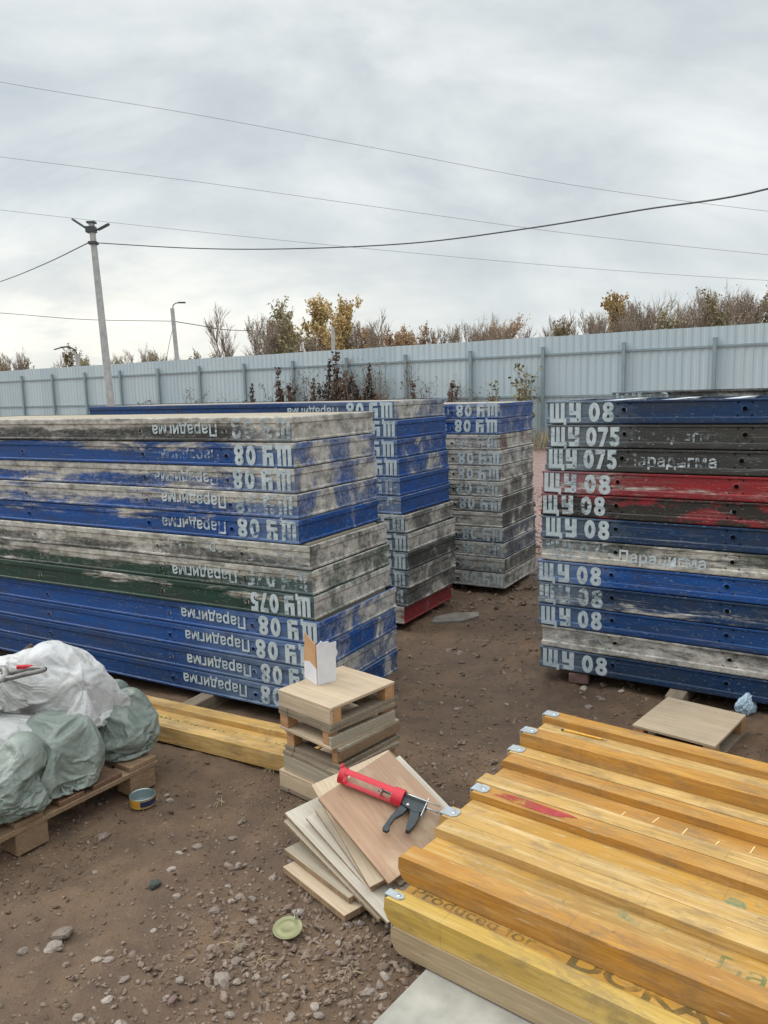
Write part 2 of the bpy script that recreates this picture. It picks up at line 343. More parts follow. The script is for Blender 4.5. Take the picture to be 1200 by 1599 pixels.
def ground_mat():
    m, t, b = newmat('brown_dirt'); v = objvec(t, False)
    n1 = noi(t, v, .9, 6, .6, .3); n2 = noi(t, v, 6, 8, .68); n3 = noi(t, v, 55, 6, .7); n4 = noi(t, v, 170, 3, .6)
    c = mixc(t, ramp(t, [(.32, 0.0), (.68, 1.0)], n1), (.092, .053, .031), (.195, .122, .070))
    c = mixc(t, ramp(t, [(.38, .55), (.6, 0.0)], n2), c, (.058, .038, .025))
    c = mixc(t, ramp(t, [(.56, 0.0), (.78, .55)], n3), c, (.22, .165, .12))
    c = mixc(t, ramp(t, [(.34, .5), (.46, 0.0)], n4), c, (.05, .033, .024))
    # pinkish crushed stone towards the fence
    sp = t.nodes.new('ShaderNodeSeparateXYZ'); L(t, v, sp.inputs[0])
    far = ramp(t, [(.0, 0.0), (1.0, 1.0)], mth(t, 'DIVIDE', mth(t, 'SUBTRACT', mth(t, 'ADD', sp.outputs[1], mth(t, 'MULTIPLY', n1, 1.2)), 7.2), 2.0, clamp=True))
    vo = t.nodes.new('ShaderNodeTexVoronoi'); vo.inputs['Scale'].default_value = 26; L(t, v, vo.inputs['Vector'])
    gc = mixc(t, vo.outputs['Color'], (.20, .115, .10), (.36, .25, .225))
    gc = mixc(t, ramp(t, [(.45, .5), (.65, 0.0)], n2), gc, (.13, .085, .07))
    c = mixc(t, far, c, gc)
    L(t, c, b.inputs['Base Color'])
    L(t, ramp(t, [(.3, .62), (.6, .9)], n1), b.inputs['Roughness'])
    bump(t, b, mth(t, 'ADD', mth(t, 'MULTIPLY', n3, .7), mth(t, 'ADD', mth(t, 'MULTIPLY', n2, .8), mth(t, 'MULTIPLY', n4, .35))), .7, .014); return m
gme.materials.append(ground_mat())
tag(link('ground', gme), kind='structure')

# stones -------------------------------------------------------------
def stone_mesh(seed, sub=2):
    rnd = random.Random(seed); bm = bmesh.new(); bmesh.ops.create_icosphere(bm, subdivisions=sub, radius=1)
    off = Vector((rnd.uniform(0, 50), rnd.uniform(0, 50), rnd.uniform(0, 50)))
    planes = [(Vector((rnd.gauss(0, 1), rnd.gauss(0, 1), rnd.gauss(0, 1))).normalized(), rnd.uniform(.55, .85)) for _ in range(10)]
    for v in bm.verts:
        d = v.co.normalized(); rr = 1.0
        for n_, k in planes:
            c = d.dot(n_)
            if c > .01: rr = min(rr, k*.93/c)
        v.co = d*(rr + .12*noise.noise(d*1.7+off)+.05*noise.noise(d*5+off)); v.co.x *= 1.25; v.co.z *= .72
    return bm
def stone_mat(name, c0, c1):
    m, t, b = newmat(name); v = objvec(t); oi = t.nodes.new('ShaderNodeObjectInfo')
    c = mixc(t, oi.outputs['Random'], c0, c1)
    c = mixc(t, ramp(t, [(.4, 0.0), (.7, .6)], noi(t, v, 2.2, 5, .65)), c, (.10, .07, .05))
    L(t, c, b.inputs['Base Color']); b.inputs['Roughness'].default_value = .85
    bump(t, b, noi(t, v, 5, 5, .6), .3, .1); return m
M_STONE = stone_mat('loose_stone', (.21, .165, .135), (.40, .335, .285))
M_STONERED = stone_mat('reddish_stone', (.19, .115, .10), (.27, .185, .165))
protos = []
for i in range(8):
    bm = stone_mesh(i); me = bpy.data.meshes.new('stone'); bm.to_mesh(me); bm.free(); me.materials.append(M_STONE); protos.append(me)
redprotos = []
for i in range(3):
    bm = stone_mesh(40+i); me = bpy.data.meshes.new('reddish_stone'); bm.to_mesh(me); bm.free(); me.materials.append(M_STONERED); redprotos.append(me)
STONES = [(-1.04, 2.26, .038), (-1.05, 2.21, .033), (-1.11, 2.82, .033), (-.5, 2.05, .035), (-.62, 1.97, .03), (-.8, 1.98, .026), (-.62, 2.05, .022), (-.43, 2.07, .019), (-.4, 2.06, .019), (-.47, 2.12, .02), (-.45, 2.3, .023), (-.58, 2.34, .028), (-.36, 2.6, .02), (-.84, 2.81, .022), (-.49, 2.03, .028), (-.74, 1.89, .025), (-.45, 1.92, .021), (-.29, 1.91, .02), (-.08, 1.98, .025), (-.03, 2.03, .025), (-.04, 1.96, .021), (-.32, 2.05, .019), (-.2, 2.15, .02), (-.14, 2.12, .017), (-.31, 2.35, .033), (-.54, 2.41, .017), (-.21, 1.9, .02), (-.64, 1.98, .017), (-1.14, 2.2, .019), (-.86, 1.92, .019), (-.89, 2.14, .023), (-.79, 2.16, .03), (-.72, 2.72, .024), (-.6, 2.78, .024), (-.78, 2.68, .018), (-1.06, 2.6, .016), (-.92, 3.08, .023), (-.95, 3.13, .021), (.39, 4.91, .034), (.46, 4.84, .029), (.55, 4.83, .025), (1.09, 4.22, .031), (1.14, 4.05, .026), (1.27, 4.13, .026), (1.05, 3.97, .025), (.36, 4.01, .021), (.33, 3.26, .015), (.12, 2.97, .019), (.33, 3.01, .014), (.51, 3.61, .016), (-.57, 2.5, .02), (-.42, 2.53, .025), (-.47, 2.42, .024), (-.46, 2.19, .018), (-.56, 2.18, .018), (-.11, 2.28, .02), (-.02, 2.27, .02), (-.15, 2.28, .02)]
rnd = random.Random(5)
for i in range(44):
    u_ = rnd.random()
    if u_ < .62: x, y, s = rnd.uniform(-1.0, .0), rnd.uniform(1.85, 2.6), rnd.uniform(.010, .021)
    elif u_ < .8: x, y, s = rnd.uniform(-.9, -.5), rnd.uniform(2.6, 3.4), rnd.uniform(.010, .018)
    else: x, y, s = rnd.uniform(.1, 1.2), rnd.uniform(3.2, 5.8), rnd.uniform(.012, .026)
    if x < -.85 and y > 2.75: continue
    if -.42 < x and 2.2 < y < 2.9 and x < .3: continue
    STONES.append((x, y, s))
for i, (x, y, s) in enumerate(STONES):
    red = i % 9 == 4
    o = link('loose_stone', (redprotos if red else protos)[i % (3 if red else 8)])
    k = s*rnd.uniform(.66, .9)*(.7 if red else 1)
    o.location = (x, y, ground_h(x, y) + k*.12); o.scale = (k, k*rnd.uniform(.75, 1.1), k*rnd.uniform(.75, 1.1)); o.rotation_euler = (rnd.uniform(-.3, .3), rnd.uniform(-.3, .3), rnd.uniform(0, 6.3))
    if red: tag(o, 'small reddish stone lying loose on the brown dirt', 'stone', 'reddish stones on the dirt')
    else: tag(o, 'small grey stone lying loose on the brown dirt', 'stone', 'grey stones on the dirt')
gm = stone_mesh(77, 1); gmv = [v.co.copy() for v in gm.verts]; gmf = [[v.index for v in q.verts] for q in gm.faces]; gm.free()
mb = MB()
for i in range(13000):
    u_ = rnd.random()
    if u_ < .42: x, y = rnd.uniform(-1.6, .5), rnd.uniform(1.7, 3.4); s = abs(rnd.gauss(0, .0036))+.0018
    elif u_ < .52:
        x, y = rnd.gauss(-.25, .28), rnd.gauss(2.12, .2); s = abs(rnd.gauss(0, .006))+.003
        if y < 1.5: continue
    elif u_ < .82: x, y = rnd.uniform(-.4, 2.4), rnd.uniform(3.1, 6.8); s = abs(rnd.gauss(0, .0062))+.0025
    else: x, y = rnd.uniform(-.1, 3.4), rnd.uniform(5.5, 13); s = abs(rnd.gauss(0, .014))+.006
    if noise.noise((x*1.6, y*1.6, 2.2)) < -.12 and u_ < .8 and rnd.random() < .7: continue
    M_ = Matrix.Translation((x, y, ground_h(x, y)+s*.2)) @ Euler((rnd.uniform(-.6, .6), rnd.uniform(-.6, .6), rnd.uniform(0, 6.3))).to_matrix().to_4x4() @ Matrix.Diagonal((s*rnd.uniform(.8, 1.4), s, s*rnd.uniform(.7, 1.1), 1))
    mb.add([M_ @ v for v in gmv], gmf)
def gravel_mat():
    m, t, b = newmat('gravel_bits'); v = objvec(t, False)
    vo = t.nodes.new('ShaderNodeTexVoronoi'); vo.inputs['Scale'].default_value = 60; L(t, v, vo.inputs['Vector'])
    sp = t.nodes.new('ShaderNodeSeparateXYZ'); L(t, vo.outputs['Color'], sp.inputs[0])
    c = mixc(t, sp.outputs[0], (.088, .057, .038), (.27, .205, .155)); c = mixc(t, mth(t, 'MULTIPLY', sp.outputs[1], .55), c, (.175, .115, .085))
    L(t, c, b.inputs['Base Color']); b.inputs['Roughness'].default_value = .9; return m
tag(mb.build('gravel', gravel_mat()), 'fine grit and gravel scattered over the brown dirt', 'gravel', kind='stuff')

mb = MB()
for i in range(2600):
    if rnd.random() < .6: x, y = rnd.uniform(-1.5, .4), rnd.uniform(1.75, 3.5)
    else: x, y = rnd.uniform(-.3, 1.9), rnd.uniform(3.0, 6.0)
    if noise.noise((x*1.1, y*1.1, 8.2)) < -.05 and rnd.random() < .75: continue
    s = rnd.uniform(.005, .013)*(1 if rnd.random() < .85 else 1.7)
    M_ = Matrix.Translation((x, y, ground_h(x, y)-s*.15)) @ Euler((rnd.uniform(-.6, .6), rnd.uniform(-.6, .6), rnd.uniform(0, 6.3))).to_matrix().to_4x4() @ Matrix.Diagonal((s*rnd.uniform(.9, 1.6), s, s*rnd.uniform(.6, .9), 1))
    mb.add([M_ @ v for v in gmv], gmf)
tag(mb.build('dirt_clods', gme.materials[0], None, True), 'crumbly clods of the same brown dirt lying on the yard', 'dirt', kind='stuff')

# ------------------------------------------------------------------ fence
FP = Vector((4.461, 21.9, 0)); FD = Vector((-.833, .553, 0)).normalized(); FN = Vector((-FD.y, FD.x, 0))
if FN.y > 0: FN = -FN           # towards the yard
def fpt(s, off=0, z=0): return FP + FD*s + FN*off + Vector((0, 0, z))
FH = 3.0
fence = empty('metal_fence', FP, 0, 'long pale blue-grey corrugated metal fence closing the back of the yard', 'fence')
def fl(v): return v - FP
mb = MB(); prof = []; s = -16.0
while s < 60:
    prof += [(s, 0), (s+.085, 0), (s+.110, -.012), (s+.175, -.012), (s+.20, 0)]; s += .20
for i, (s, o_) in enumerate(prof):
    top = FH + .004*math.sin(s*1.7)
    a = fl(fpt(s, o_, .02)); b_ = fl(fpt(s, o_, top)); mb.v += [tuple(a), tuple(b_)]
    if i: mb.f.append((2*i-2, 2*i, 2*i+1, 2*i-1)); mb.m.append(0)
mb.build('corrugated_sheet', M_FENCE, fence)
postmesh = None
for k in range(-7, 27):
    s = .02 + 2.19*k
    if postmesh is None:
        pm = MB(); A_ = frame(Vector((0, 0, 0)), FD, -FN, Vector((0, 0, 1)))
        pm.box((-.045, -.105, -.02), (.045, -.035, 2.72), A_, .004); pm.box((-.05, -.11, 2.72), (.05, -.03, 2.73), A_)
        postmesh = pm.mesh('post', [M_FENCEPOST])
    link('post', postmesh, None, fence).location = FD*s
for z in (1.40, 2.52):
    rm = MB(); A_ = frame(Vector((0, 0, z)), FD, -FN, Vector((0, 0, 1)))
    rm.box((-16, -.034, -.02), (60, -.002, .03), A_); rm.build('rail', M_FENCEPOST, fence)

# ------------------------------------------------------------------ poles and cables
def taper_pole(a, b, w0, w1, name, mat, parent):
    mb = MB(); a = Vector(a); b = Vector(b); z = (b-a).normalized(); x = Vector((1, 0, 0)); x = (x - z*x.dot(z)).normalized(); y = z.cross(x)
    vs = []; fs = []
    for (p, w_) in ((a, w0), (b, w1)):
        for (i, j) in ((-.75, -1), (.75, -1), (1, -.75), (1, .75), (.75, 1), (-.75, 1), (-1, .75), (-1, -.75)): vs.append(p + x*w_*i*.5 + y*w_*j*.5)
    for k in range(8): fs.append((k, (k+1) % 8, 8+(k+1) % 8, 8+k))
    fs += [tuple(reversed(range(8))), tuple(range(8, 16))]
    mb.add(vs, fs); return mb.build(name, mat, parent)
def lamp_head(c, d, ln, parent, wid=.13):
    d = Vector(d).normalized(); up_ = Vector((0, 0, 1)); y = up_.cross(d).normalized(); z = d.cross(y); mb = MB()
    poly = [(0, -.035), (.10*ln, -wid*.5), (.85*ln, -wid*.55), (ln, -wid*.3), (ln, wid*.3), (.85*ln, wid*.55), (.10*ln, wid*.5), (0, .035)]
    mb.prism(poly, -.03, .03, frame(Vector(c), d, y, z)); return mb.build('lamp_head', M_LAMP, parent)
B1 = Vector((-9.39, 28, 0)); T1 = Vector((-9.621, 28, 7.52))
lp = empty('street_lamp', B1, 0, 'tall grey concrete pole in front of the fence with two lamp heads', 'street lamp', 'lamp poles')
taper_pole((0, 0, -.05), T1-B1, .25, .165, 'pole', M_CONC, lp)
br = MB(); br.box((-.30, -.13, 7.22), (.22-.2, .13, 7.42), Matrix.Translation((-.12, 0, 0)), .01); br.box((-.14, -.12, 7.50), (.14, .12, 7.56), Matrix.Translation(T1-B1-Vector((0, 0, 7.5)))); br.build('bracket', M_LAMP, lp)
arm = MB(); arm.tube([(-.36, 0, 7.32), (-.48, 0, 7.40)], .03, 8); arm.build('lamp_arm', M_LAMP, lp)
arm = MB(); arm.tube([(-.10, 0, 7.30), (.05, 0, 7.33)], .03, 8); arm.build('lamp_arm', M_LAMP, lp)
lamp_head((-.42, 0, 7.37), (-.50, .1, .34), .60, lp, .11); lamp_head((-.02, 0, 7.31), (.40, -.1, .15), .46, lp, .10)
cl_ = MB(); cl_.box((-.36, -.14, 6.83), (-.08, .14, 6.93), None, .01); cl_.build('clamp', M_LAMP, lp)
B2 = Vector((-9.93, 40, 0)); T2 = Vector((-10.12, 40, 5.95))
lp2 = empty('street_lamp', B2, 0, 'thin concrete lamp pole with one curved arm behind the fence', 'street lamp', 'lamp poles')
taper_pole((0, 0, -.05), T2-B2, .215, .17, 'pole', M_CONC, lp2)
arm = MB(); arm.tube([(-.19, 0, 5.9), (-.12, 0, 6.12), (.0, 0, 6.20), (.15, 0, 6.22)], .035, 8); arm.build('lamp_arm', M_CONC, lp2)
lamp_head((.12, 0, 6.22), (1, 0, -.02), .36, lp2, .16)
B3 = Vector((-2.60, 45, 0)); p3 = empty('utility_pole', B3, 0, 'short pale concrete pole sticking up behind the fence among the yellowing trees', 'pole')
taper_pole((0, 0, -.05), (.03, 0, 5.25), .24, .19, 'pole', M_CONC, p3)
B4 = Vector((-22.43, 60, 0)); p4 = empty('street_lamp', B4, 0, 'far small lamp pole with its arm bent left, low over the left treeline', 'street lamp', 'lamp poles')
taper_pole((0, 0, -.05), (0, 0, 5.0), .32, .26, 'pole', M_CONC, p4)
arm = MB(); arm.tube([(0, 0, 4.9), (-.12, 0, 5.3), (-.6, 0, 5.55), (-1.2, 0, 5.5)], .06, 8); arm.build('lamp_arm', M_LAMP, p4)
lamp_head((-1.1, 0, 5.5), (-1, 0, -.25), .6, p4, .2)
def catmull(P, n=8):
    P = [Vector(p) for p in P]; out = []
    Q = [P[0]*2-P[1]] + P + [P[-1]*2-P[-2]]
    for i in range(1, len(Q)-2):
        for k in range(n):
            t_ = k/n; a, b, c, d = Q[i-1:i+3]
            out.append(.5*((2*b) + (c-a)*t_ + (2*a-5*b+4*c-d)*t_*t_ + (3*b-a-3*c+d)*t_**3))
    return out + [P[-1]]
def cable(P, r_, mat, label):
    o = MB(); o.tube(catmull(P), r_, 6); o = o.build('overhead_cable', mat, None, True); tag(o, label, 'cable', 'overhead cables')
cable([(-9.67, 28, 6.90), (-5.81, 25.92, 6.26), (-2.59, 23.93, 5.82), (.85, 21.42, 5.44), (3.41, 19.03, 5.27), (5.30, 16.65, 5.12), (6.61, 14.0, 4.86), (7.6, 10.5, 4.9)], .017, M_CABLE, 'thick black cable sagging from the near lamp pole up to the right')
cable([(-9.8, 28.1, 6.92), (-14.20, 35.15, 7.42), (-19.34, 42.0, 7.72), (-30, 56, 8.6)], .019, M_CABLE, 'dark cable running from the near lamp pole down to the left edge')
cable([(-60, 90, 39.5), (-39.43, 90, 35.09), (-19.33, 90, 31.41), (1.02, 90, 27.30), (21.67, 90, 23.12), (42.57, 90, 19.95), (60, 90, 17.9)], .021, M_WIRE, 'thin power line crossing the whole sky, highest of the three')
cable([(-62, 95, 32), (-42.39, 95, 29.04), (-20.85, 95, 25.89), (.91, 95, 22.42), (22.92, 95, 18.98), (45.16, 95, 16.15), (62, 95, 14.3)], .022, M_WIRE, 'thin power line crossing the whole sky, middle of the three')
cable([(-65, 100, 27.3), (-45.22, 100, 24.45), (-22.31, 100, 21.43), (.83, 100, 18.61), (24.17, 100, 16.0), (46.11, 100, 14.0), (65, 100, 12.6)], .022, M_WIRE, 'thin power line crossing the whole sky, lowest of the three')
cable([(-30, 50, 7.6), (-21.07, 45.40, 6.53), (-15.53, 42.80, 5.81), (-10.13, 40.0, 5.34)], .017, M_CABLE, 'low dark cable from the left edge to the thin pole behind the fence')
cable([(-10.07, 40, 5.33), (-9.90, 44.56, 5.51), (-9.39, 49.6, 5.64), (-7.85, 57.76, 6.09)], .022, M_CABLE, 'short dark cable from the thin pole behind the fence into the trees')
cable([(-10.12, 40, 5.1), (-10.5, 40.2, 4.0), (-11.0, 40.5, 2.0), (-11.4, 40.8, .0)], .012, M_CABLE, 'slanting stay wire beside the thin pole behind the fence')

# ------------------------------------------------------------------ trees beyond the fence
def bark(name, c0, c1): return plain(name, tuple((a+b_)/2 for a, b_ in zip(c0, c1)), .9, 0, .3, 2)
M_BARK = bark('grey_bark', (.14, .125, .11), (.22, .20, .18)); M_BIRCH = bark('pale_bark', (.30, .29, .27), (.4, .39, .37))
def leafmat(name, c0, c1, c2):
    m, t, b = newmat(name); v = objvec(t); n = noi(t, v, 1.3, 4, .7)
    c = mixc(t, ramp(t, [(.35, 0.0), (.65, 1.0)], n), c0, c1); c = mixc(t, ramp(t, [(.5, 0.0), (.7, .8)], noi(t, v, 4, 2, .5)), c, c2)
    L(t, c, b.inputs['Base Color']); b.inputs['Roughness'].default_value = .8; return m
LM = {'yellow': leafmat('yellow_leaves', (.42, .31, .13), (.55, .38, .15), (.32, .27, .14)), 'green': leafmat('thin_green_leaves', (.22, .20, .11), (.30, .26, .15), (.36, .27, .14)),
      'rust': leafmat('rust_leaves', (.38, .25, .145), (.44, .29, .165), (.32, .25, .18)), 'twig': leafmat('bare_twigs', (.27, .22, .175), (.35, .29, .235), (.32, .22, .14))}
def tree_meshes(seed, h, spread, leaf, nleaf, trunks=1, birch=False, lsize=.12):
    rd = random.Random(seed); tm = MB(); cm = MB(); up_ = Vector((0, 0, 1))
    def leafq(p, s):
        a = Vector((rd.gauss(0, 1), rd.gauss(0, 1), rd.gauss(0, 1))).normalized(); b_ = a.orthogonal().normalized()
        cm.add([p-a*s-b_*s*.6, p+a*s-b_*s*.6, p+a*s*.8+b_*s*.7, p-a*s*.8+b_*s*.7], [(0, 1, 2, 3)])
    def grow(p, d, ln, r_, lev):
        pts = [p]; q = p; dd = d
        for i in range(3):
            dd = (dd + Vector((rd.gauss(0, .13), rd.gauss(0, .13), rd.gauss(.05, .08)))).normalized(); q = q + dd*ln/3; pts.append(q)
        tgt = tm if lev < 2 else cm
        if lev == 3:
            s_ = dd.orthogonal().normalized()*r_; cm.add([p-s_, p+s_, q+s_*.4, q-s_*.4], [(0, 1, 2, 3)])
            s_ = dd.cross(s_).normalized()*r_; cm.add([p-s_, p+s_, q+s_*.4, q-s_*.4], [(0, 1, 2, 3)])
        else: tgt.tube(pts, [r_, r_*.8, r_*.6, r_*.35], 6 if lev == 0 else 4, False)
        if lev >= 2:
            for _ in range(nleaf):
                k = rd.random(); leafq(p.lerp(q, k)+Vector((rd.gauss(0, .1), rd.gauss(0, .1), rd.gauss(0, .1))), lsize*rd.uniform(.5, 1.2))
        if lev < 3:
            nb = (12, 6, 6)[lev]
            for k in range(nb):
                t_ = rd.uniform(.34 if lev == 0 else .2, 1.0); i = min(2, int(t_*3)); pp = pts[i].lerp(pts[i+1], t_*3-i)
                a = rd.uniform(0, 6.28); side = Vector((math.cos(a), math.sin(a), 0))
                nd = (dd*.75 + side*spread*rd.uniform(.4, .85) + up_*.38).normalized()
                grow(pp, nd, ln*rd.uniform(.26, .42)*(1.0 if t_ < .75 else .8) if lev == 0 else ln*rd.uniform(.4, .6), r_*.4 if lev < 2 else .012, lev+1)
    for k in range(trunks):
        base = Vector((rd.uniform(-.35, .35)*(trunks-1), rd.uniform(-.3, .3)*(trunks-1), -.1)); d = Vector((rd.gauss(0, .07*trunks), rd.gauss(0, .07*trunks), 1)).normalized()
        grow(base, d, h*rd.uniform(.8, 1.0)*(1 if k else .9), .011*h+.02, 0)
    top = sorted(v[2] for v in cm.v)[int(len(cm.v)*.985)]; kx = .85
    for b_ in (tm, cm): b_.v = [(v[0]*h/top*kx, v[1]*h/top*kx, v[2]*h/top) for v in b_.v]
    return tm.mesh('trunk', [M_BIRCH if birch else M_BARK]), cm.mesh('crown', [LM[leaf]])
KIND = {'bare': [tree_meshes(s, 7, .8, 'twig', 0, 2, False, .04) for s in (1, 2, 3)], 'bush': [tree_meshes(s, 6, .7, 'twig', 1, 3, False, .05) for s in (4, 5)],
        'yellow': [tree_meshes(s, 7, .8, 'yellow', 5, 2, True, .10) for s in (6, 7)], 'green': [tree_meshes(s, 7, .9, 'green', 3, 1, True, .085) for s in (8, 9)],
        'rust': [tree_meshes(s, 6, .9, 'rust', 3, 2, False, .08) for s in (10, 11)]}
tcount = {}
def tree(kind, x, y, h, name, label, group):
    i = tcount.get(kind, 0); tcount[kind] = i+1; tm, cm = KIND[kind][i % len(KIND[kind])]; base = 7 if kind in ('bare', 'yellow', 'green') else 6
    rt = empty(name, (x, y, 0), i*2.1, label, 'tree', group); k = h/base; rt.scale = (k, k, k)
    link('trunk', tm, None, rt); link('crown', cm, None, rt)
G1, G2, G3 = 'trees in the clump behind the fence', 'treetops above the right half of the fence', 'distant trees over the left end of the fence'
tree('bare', -9.0, 52, 7.1, 'birch_tree', 'bare pale birch standing at the left end of the clump behind the fence', G1)
tree('green', -7.8, 55.5, 8.0, 'birch_tree', 'tall birch with sparse greenish leaves, left of the bright yellow tree', G1)
tree('yellow', -5.7, 59, 8.2, 'yellow_tree', 'bushy tree with dense orange-yellow leaves in the clump behind the fence', G1)
tree('yellow', -2.9, 53.8, 7.4, 'yellow_tree', 'narrow tree with a yellow top behind the short concrete pole', G1)
tree('bush', -2.6, 57.2, 6.4, 'bare_tree', 'dense grey leafless tree crowding the short concrete pole', G1)
tree('bare', -.1, 52, 6.4, 'bare_tree', 'bare tree right of the short concrete pole, its twigs above the brown thicket', G1)
for (x, y, h, kd) in [(-8.5, 52.5, 6.3, 'bush'), (-7.0, 56.5, 6.7, 'bush'), (-6.2, 53, 6.3, 'green'), (-4.3, 60, 6.2, 'rust'), (-3.6, 56, 5.6, 'bush'), (-1.3, 58, 5.9, 'rust'), (.6, 56, 5.7, 'rust'), (-.6, 60, 6.2, 'bush'), (-.8, 54, 5.5, 'rust')]:
    tree(kd, x, y, h, 'bare_tree' if kd == 'bush' else 'small_tree', 'low brownish tree filling the thicket behind the fence around the yellow trees', G1)
for (x, y, h, kd) in [(1.7, 55.5, 5.8, 'rust'), (3.0, 59, 6.1, 'rust'), (2.3, 62, 5.8, 'bush')]:
    tree(kd, x, y, h, 'small_tree', 'low rust-leaved tree just right of the clump, near the middle of the fence', G1)
for (x, y, h, kd) in [(4.6, 53.8, 5.8, 'bush'), (5.9, 57.2, 6.2, 'bare'), (6.3, 52, 5.7, 'bush'), (9.6, 59, 6.7, 'bare'), (10.6, 53.8, 5.8, 'green'), (5.2, 60, 5.9, 'bush'), (8.7, 61, 6.0, 'bush')]:
    tree(kd, x, y, h, 'bare_tree' if kd != 'green' else 'small_tree', 'small autumn tree in the low gap row between clump and right-hand treetops', G2)
tree('rust', 7.7, 55.5, 6.1, 'small_tree', 'small reddish-leaved tree in the low row above the middle of the fence', G2)
tree('yellow', 17.4, 59, 7.8, 'yellow_tree', 'tree with a thin yellowish crown among bare treetops at the right', G2)
rt_ = random.Random(9)
for (x, y, h) in [(13.2, 57.2, 6.8), (12.9, 52, 6.6), (14.4, 58, 6.9), (15.4, 55.5, 6.7), (16.3, 53, 6.5), (17.2, 53.8, 7.3), (18.6, 56, 7.0), (20.2, 57.2, 7.4), (19.5, 52, 7.1), (21, 60, 7.7), (21.9, 55.5, 7.8), (22.6, 58, 7.5), (24.0, 53.8, 7.4), (24.9, 59, 7.8), (25.8, 56, 7.7), (27, 57.2, 7.9), (28.3, 59, 8), (29.6, 57, 8.2), (31, 58, 8.0), (14.9, 52, 6.3), (22.2, 53, 7.4), (28.0, 54, 7.8), (16.8, 60, 7.4), (19.0, 59, 7.6), (23.4, 56, 7.6), (26.6, 58, 8.1), (29.0, 61, 8.3), (30.3, 55, 8.1), (13.9, 60, 6.9), (18.2, 58, 6.6), (23.3, 61, 7.5), (26.3, 61, 7.9), (20.9, 53, 6.6)]:
    tree(rt_.choice(['bare', 'bush', 'bare', 'bush', 'bare', 'bush', 'green', 'bare', 'rust']), x, y, h*rt_.uniform(.88, 1.0), 'bare_tree', 'thin autumn tree in the row rising above the right half of the fence', G2)
for (x, y, h) in [(-43.6, 95, 7.3), (-49.9, 115, 8.0), (-43.2, 110, 8.5), (-37.9, 105, 7.3), (-33.3, 100, 6.7), (-29.1, 95, 7.3), (-32.4, 115, 8.2), (-28.6, 110, 7.2), (-25, 105, 7.3), (-21.5, 100, 6.8), (-47, 104, 7.0), (-35.5, 98, 6.3), (-24, 96, 6.2), (-19, 98, 6.1), (-45.5, 99, 6.6), (-40.2, 101, 6.7), (-35.6, 108, 7.0), (-30.8, 102, 6.6), (-27.0, 98, 6.4), (-23.0, 108, 6.9), (-17.0, 100, 6.2), (-48.5, 108, 7.2)]:
    tree(rt_.choice(['bare', 'bush', 'green']), x, y, h, 'small_tree', 'small distant autumn tree peeping over the left end of the fence', G3)
# overhanging twig at the right edge
mb = MB(); cm = MB(); rd = random.Random(3)
tg = empty('birch_tree', (9.3, 17.6, 0), 0, 'young tree at the right edge, only a few leafy twig tips showing above the fence', 'tree')
mb.tube([(0, 0, -.05), (.05, 0, 2.2), (-.02, 0, 4.4)], [.05, .035, .01], 7); mb.build('trunk', M_BARK, tg)
for k in range(16):
    z0 = rd.uniform(2.9, 4.3); a = rd.uniform(2.2, 4.4); p = Vector((0, 0, z0)); q = p+Vector((math.cos(a)*rd.uniform(.35, .75), math.sin(a)*.4, rd.uniform(.1, .35))); cm.tube([p, p.lerp(q, .5)+Vector((0, 0, .05)), q], [.008, .006, .003], 4, False)
    for j in range(6):
        c = p.lerp(q, rd.uniform(.5, 1.05))+Vector((rd.gauss(0, .05), rd.gauss(0, .05), rd.gauss(0, .04))); u_ = Vector((rd.gauss(0, 1), rd.gauss(0, 1), rd.gauss(0, 1))).normalized()*.028; v_ = u_.orthogonal().normalized()*.018
        cm.add([c-u_, c+v_, c+u_, c-v_], [(0, 1, 2, 3)])
cm.build('crown', LM['green'], tg)

